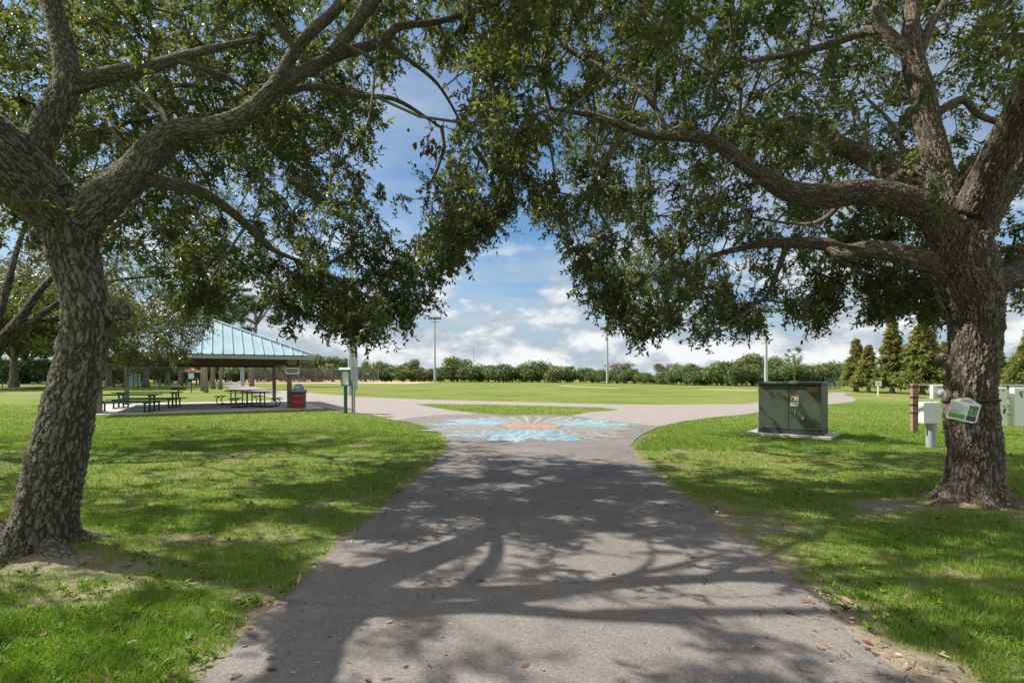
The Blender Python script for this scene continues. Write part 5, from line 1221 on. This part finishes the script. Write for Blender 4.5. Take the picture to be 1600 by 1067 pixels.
for x, base, top, i, lab in ((317, 611, 470, 0, 'pine at the left of the pair under the shelter roof'), (322.5, 613.5, 480, 2, 'pine at the right of the pair under the shelter roof'), (333, 608, 462, 0, 'straight pine between the trunk pair and the leaning pine'),
                             (344, 608.5, 476, 1, 'leaning pine trunk seen under the middle of the roof'), (393, 604, 452, 1, 'tall pine whose crown rises above the right end of the roof')):
    y = CAMZ * F / (base - HZ); h = CAMZ + (HZ - top) * y / F; s = h / 11.3
    place(PR['pine'][i], 'pine_tree', lab, 'tree', ((x - CX) * y / F, y, 0), 0 if i == 1 else rr.uniform(0, 6), (s * 1.05, s * 1.05, s), 'pines behind the shelter')

# ================================================================ SMALL THINGS FAR LEFT
def gp(x, base): y = CAMZ * F / (base - HZ); return ((x - CX) * y / F, y, 0)
l = gp(279, 621); t = thing('park_grill', 'black park grill on a single post behind the green picnic tables', 'grill', l)
MB().cyl((0, 0, -.1), (0, 0, .55), .06, .06, 10).build('post', M['charcoal'], t)
b = MB().box((0, 0, .57), (.82, .5, .03)).box((-.40, 0, .68), (.03, .5, .2)).box((.40, 0, .68), (.03, .5, .2)).box((0, .24, .68), (.78, .03, .2)); b.build('firebox', M['charcoal'], t)
b = MB()
for k in range(9): b.box((0, -.20 + k * .05, .70), (.76, .012, .012))
b.build('grate', M['black'], t); MB().tube([(.3, -.1, .70), (.3, -.1, .95)], .02, 6).box((.3, -.1, .97), (.1, .05, .05)).build('handle', M['black'], t)
l = gp(299, 614); t = thing('information_sign', 'pale green information sign on a black post near the pines', 'sign', l, .1)
MB().cyl((0, 0, -.1), (0, 0, 1.75), .045, .045, 8).build('post', M['black'], t); MB().box((.02, -.06, 1.62), (.56, .05, .60), bev=.02).build('sign_panel', M['green_light'], t)
MB().box((.02, -.088, 1.63), (.46, .008, .48)).build('notice', M['pale_screen'], t)
l = gp(299, 603.5); t = thing('gazebo', 'small far gazebo with a reddish pyramid roof', 'gazebo', (l[0], l[1], 0), .3)
for sx in (-1, 1):
    for sy in (-1, 1): MB().box((sx * .95, sy * .95, 1.15), (.16, .16, 2.3)).build('post', M['brown'], t)
b = MB(); E4 = [(-1.35, -1.35, 2.25), (1.35, -1.35, 2.25), (1.35, 1.35, 2.25), (-1.35, 1.35, 2.25)]
for k in range(4): b.face([E4[k], E4[(k + 1) % 4], (0, 0, 3.0)])
b.face(E4[::-1]); b.build('roof', M['red_roof'], t)
l = gp(179, 604); t = thing('bag_dispenser', 'dark green bag dispenser post left of the teal screens', 'dispenser', l)
MB().cyl((0, 0, -.1), (0, 0, 1.5), .06, .06, 8).build('post', M['green_paint'], t); MB().box((0, -.1, 1.05), (.5, .3, 1.0), bev=.04).build('box', M['green_paint'], t)
l = gp(185, 606); t = thing('park_bench', 'small dark bench beside the green bag dispenser', 'bench', l, .2)
MB().box((0, 0, .45), (1.3, .4, .06)).build('seat', M['brown'], t); MB().box((0, .2, .75), (1.3, .05, .35)).build('backrest', M['brown'], t)
for s in (-1, 1): MB().box((s * .55, 0, .21), (.08, .36, .42)).build('leg', M['black'], t)
for (x0, x1, base, top, mm, lab) in ((195, 208, 606.5, 581, 'teal_screen', 'tall teal windscreen panel above the green picnic tables'), (208.5, 220, 603.5, 583, 'pale_screen', 'pale aqua panel right of the teal windscreen')):
    y = CAMZ * F / (base - HZ); w = (x1 - x0) * y / F; h = CAMZ + (HZ - top) * y / F
    t = thing('screen_panel', lab, 'screen', (((x0 + x1) / 2 - CX) * y / F, y, 0), .15, 'screens in the dog park')
    MB().box((0, 0, .2 + (h - .25) / 2), (w - .1, .04, h - .35)).build('fabric', M[mm], t)
    for s in (-1, 1): MB().cyl((s * w / 2, 0, -.1), (s * w / 2, 0, h), .05, .05, 8).build('post', M['fence_green'], t)
def fence(label, p0, p1, h, np_, mat, wire=.24, wr=.012, group=None):
    p0 = np.array(p0, float); p1 = np.array(p1, float); L = np.linalg.norm(p1 - p0); a = math.atan2(p1[1] - p0[1], p1[0] - p0[0])
    t = thing('chain_link_fence', label, 'fence', (p0[0], p0[1], 0), a, group)
    for k in range(np_ + 1): MB().cyl((L * k / np_, 0, -.1), (L * k / np_, 0, h), .05, .05, 8).build('post', M[mat], t)
    MB().cyl((0, 0, h - .03), (L, 0, h - .03), .035, .035, 8).cyl((0, 0, .08), (L, 0, .08), .025, .025, 6).build('rail', M[mat], t)
    A_, B_ = [], []; n = int(L / wire); m = int(h / wire)
    for k in range(-m, n + 1):
        for s in (1, -1):
            x0, z0, x1, z1 = k * wire, 0.05, k * wire + h, h - .05
            if s == -1: x0, x1 = x1, x0
            for _ in (0,):
                f0 = 0.0; f1 = 1.0; dx = x1 - x0
                lo, hi = min(x0, x1), max(x0, x1)
                if hi <= 0 or lo >= L: continue
                fs = [0.0, 1.0]
                for lim in (0, L):
                    f = (lim - x0) / dx
                    if 0 < f < 1:
                        if (x0 < 0 or x0 > L) and ((lim == 0 and x0 < 0) or (lim == L and x0 > L)): fs[0] = f
                        else: fs[1] = f
                A_.append((x0 + dx * fs[0], 0, z0 + (z1 - z0) * fs[0])); B_.append((x0 + dx * fs[1], 0, z0 + (z1 - z0) * fs[1]))
    A_ = np.array(A_, float); B_ = np.array(B_, float); v, q = seg_tubes(A_, B_, np.full(len(A_), wr), np.full(len(A_), wr), 3)
    link('wire_netting', mesh_np('netting', v, q, mat=M[mat]), t)
    return t
fence('dark green chain link fence at the far left behind the leaning oak', (-82, 70), (-45, 70), 2.9, 6, 'fence_green', .35, .011)
fence('grey backstop fence beyond the shelter near the orange infield', (-66, 128), (-36, 138), 3.6, 8, 'fence_grey', .5, .02)
fence('dark fence panels right of the transformer cabinet', (37.9, 62), (41.6, 65), 1.45, 3, 'fence_green', .2, .010)
l = gp(1372, 618.5); t = thing('small_park_sign', 'small white sign on a pale post in front of the cypresses', 'sign', l, -.1)
MB().cyl((0, 0, -.1), (0, 0, 1.2), .05, .05, 8).build('post', M['white'], t); MB().box((0, -.06, 1.0), (.46, .03, .44), bev=.01).build('sign_panel', M['white'], t); MB().box((-.02, -.078, 1.02), (.26, .004, .18)).build('markings', M['tag_grey'], t)
# far lattice radio mast above the tree line
y = 420.0; t = thing('radio_mast', 'thin grey lattice radio mast far beyond the tree line', 'mast', ((740 - CX) * y / F, y, 0)); H = CAMZ + (HZ - 543) * y / F
b = MB()
for k in range(3): a = k * 2.094; b.tube([(.55 * math.cos(a), .55 * math.sin(a), 0), (.22 * math.cos(a), .22 * math.sin(a), H)], .10, 4)
for k in range(16):
    z = k * H / 16; r0 = .55 - .33 * z / H
    for j in range(3): a = j * 2.094; c = a + 2.094; b.tube([(r0 * math.cos(a), r0 * math.sin(a), z), (r0 * .97 * math.cos(c), r0 * .97 * math.sin(c), z + H / 16)], .05, 3)
b.build('lattice', M['pole'], t)
MB().tube([(0, 0, H), (0, 0, H + 2.2)], .06, 5).build('antenna', M['pole'], t)
# ================================================================ SKY, SUN, CAMERA
w = bpy.data.worlds.new('World'); scene.world = w; w.use_nodes = True
nt = w.node_tree; L = nt.links; nt.nodes.clear()
out = N(nt, 'ShaderNodeOutputWorld'); bg = N(nt, 'ShaderNodeBackground'); bg.inputs['Strength'].default_value = .12
sky = N(nt, 'ShaderNodeTexSky', sky_type='NISHITA', sun_disc=False, sun_elevation=EL, sun_rotation=math.atan2(SUN[0], SUN[1]), altitude=10.0, air_density=1.0, dust_density=.6, ozone_density=2.2)
tc = N(nt, 'ShaderNodeTexCoord'); sep = N(nt, 'ShaderNodeSeparateXYZ'); L.new(tc.outputs['Generated'], sep.inputs[0])
def math_(op, a, b=None, c=None, clamp=False):
    n = N(nt, 'ShaderNodeMath', operation=op); n.use_clamp = clamp
    for k, v in enumerate((a, b, c)):
        if v is None: continue
        if isinstance(v, (int, float)): n.inputs[k].default_value = v
        else: L.new(v, n.inputs[k])
    return n.outputs[0]
def smooth(v, a, b): 
    n = N(nt, 'ShaderNodeMapRange', interpolation_type='SMOOTHSTEP'); n.inputs['From Min'].default_value = a; n.inputs['From Max'].default_value = b; L.new(v, n.inputs['Value']); return n.outputs[0]
def noise(vec, scale, det, rough, off=(0, 0, 0), mul=(1, 1, 1)):
    mp = N(nt, 'ShaderNodeMapping'); mp.inputs['Location'].default_value = off; mp.inputs['Scale'].default_value = mul; L.new(vec, mp.inputs['Vector'])
    n = N(nt, 'ShaderNodeTexNoise', Scale=scale, Detail=det, Roughness=rough); L.new(mp.outputs[0], n.inputs['Vector']); return n.outputs['Fac']
G_ = tc.outputs['Generated']; zc = sep.outputs[2]
# low cumulus banks: flat-bottomed, brighter on top
cu = noise(G_, 4.5, 10.0, .58, (5.3, .7, 2.2), (1, 1, 2.1)); cu2 = noise(G_, 4.5, 10.0, .58, (5.3, .7, 2.2 - .06), (1, 1, 2.1))
band = math_('MULTIPLY', smooth(zc, -.02, .03), smooth(zc, .34, .12))
cum = math_('MULTIPLY', smooth(cu, .455, .54), band)
# high thin streaks, on a flat layer overhead
den = math_('ADD', math_('MAXIMUM', zc, 0.0), .12)
cb = N(nt, 'ShaderNodeCombineXYZ'); L.new(math_('DIVIDE', sep.outputs[0], den), cb.inputs[0]); L.new(math_('DIVIDE', sep.outputs[1], den), cb.inputs[1])
ci = noise(cb.outputs[0], .55, 10.0, .62, (1.3, 2.2, 0), (1.0, 1.9, 1)); ci2 = noise(cb.outputs[0], 1.5, 8.0, .6, (4, 1, 0), (.7, 2.6, 1))
cir = math_('MULTIPLY', smooth(ci, .36, .64), math_('MULTIPLY_ADD', ci2, .8, .25, True)); cir = math_('MULTIPLY', cir, smooth(zc, .0, .1))
haze = math_('MULTIPLY', smooth(zc, .25, -.02), .85)
skd = N(nt, 'ShaderNodeVectorMath', operation='MULTIPLY'); L.new(sky.outputs[0], skd.inputs[0]); skd.inputs[1].default_value = (.40, .54, .61)
shade = smooth(math_('SUBTRACT', cu, cu2), -.06, .10)
wc = N(nt, 'ShaderNodeMix', data_type='RGBA'); L.new(shade, wc.inputs[0]); wc.inputs[6].default_value = (2.3, 2.65, 3.0, 1); wc.inputs[7].default_value = (4.7, 4.75, 4.75, 1)
m0 = N(nt, 'ShaderNodeMix', data_type='RGBA'); L.new(haze, m0.inputs[0]); L.new(skd.outputs[0], m0.inputs[6]); m0.inputs[7].default_value = (1.95, 2.6, 3.2, 1)
m1 = N(nt, 'ShaderNodeMix', data_type='RGBA'); L.new(math_('MULTIPLY', cir, .8), m1.inputs[0]); L.new(m0.outputs[2], m1.inputs[6]); m1.inputs[7].default_value = (2.9, 3.2, 3.5, 1)
m2 = N(nt, 'ShaderNodeMix', data_type='RGBA'); L.new(math_('MULTIPLY', cum, .92), m2.inputs[0]); L.new(m1.outputs[2], m2.inputs[6]); L.new(wc.outputs[2], m2.inputs[7])
# invented bright clouds out of view, behind the camera and overhead, added for fill light
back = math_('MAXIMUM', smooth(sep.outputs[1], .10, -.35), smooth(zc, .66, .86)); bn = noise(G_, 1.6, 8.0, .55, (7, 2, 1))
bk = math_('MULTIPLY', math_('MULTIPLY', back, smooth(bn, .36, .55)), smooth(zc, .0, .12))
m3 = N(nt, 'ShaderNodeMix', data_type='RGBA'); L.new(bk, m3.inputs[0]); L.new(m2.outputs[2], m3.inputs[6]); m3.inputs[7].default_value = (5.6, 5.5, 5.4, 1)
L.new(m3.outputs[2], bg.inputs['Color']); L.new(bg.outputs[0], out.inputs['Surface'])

sd = bpy.data.lights.new('sun', 'SUN'); sd.energy = 4.7; sd.angle = math.radians(.55); sd.color = (1, .94, .84)
so = bpy.data.objects.new('sun', sd); COL.objects.link(so); so.rotation_euler = Vector(SUN).to_track_quat('Z', 'Y').to_euler(); so.location = tuple(SUN * 50)

cam = bpy.data.cameras.new('camera'); cam.sensor_width = 36; cam.lens = 36 * F / 1600; cam.shift_x = 0.0; cam.shift_y = (HZ - 533.5) / 1600; cam.clip_end = 5000; cam.clip_start = .05
co_ = bpy.data.objects.new('camera', cam); COL.objects.link(co_); co_.location = (0, 0, CAMZ); co_.rotation_euler = (math.pi / 2, 0, 0); scene.camera = co_

scene.view_settings.view_transform = 'Standard'; scene.view_settings.look = 'None'; scene.view_settings.gamma = 1.0; scene.view_settings.exposure = EXPO
cy = scene.cycles; cy.max_bounces = 7; cy.diffuse_bounces = 4; cy.transmission_bounces = 5; cy.glossy_bounces = 2; cy.transparent_max_bounces = 6
cy.caustics_reflective = False; cy.caustics_refractive = False
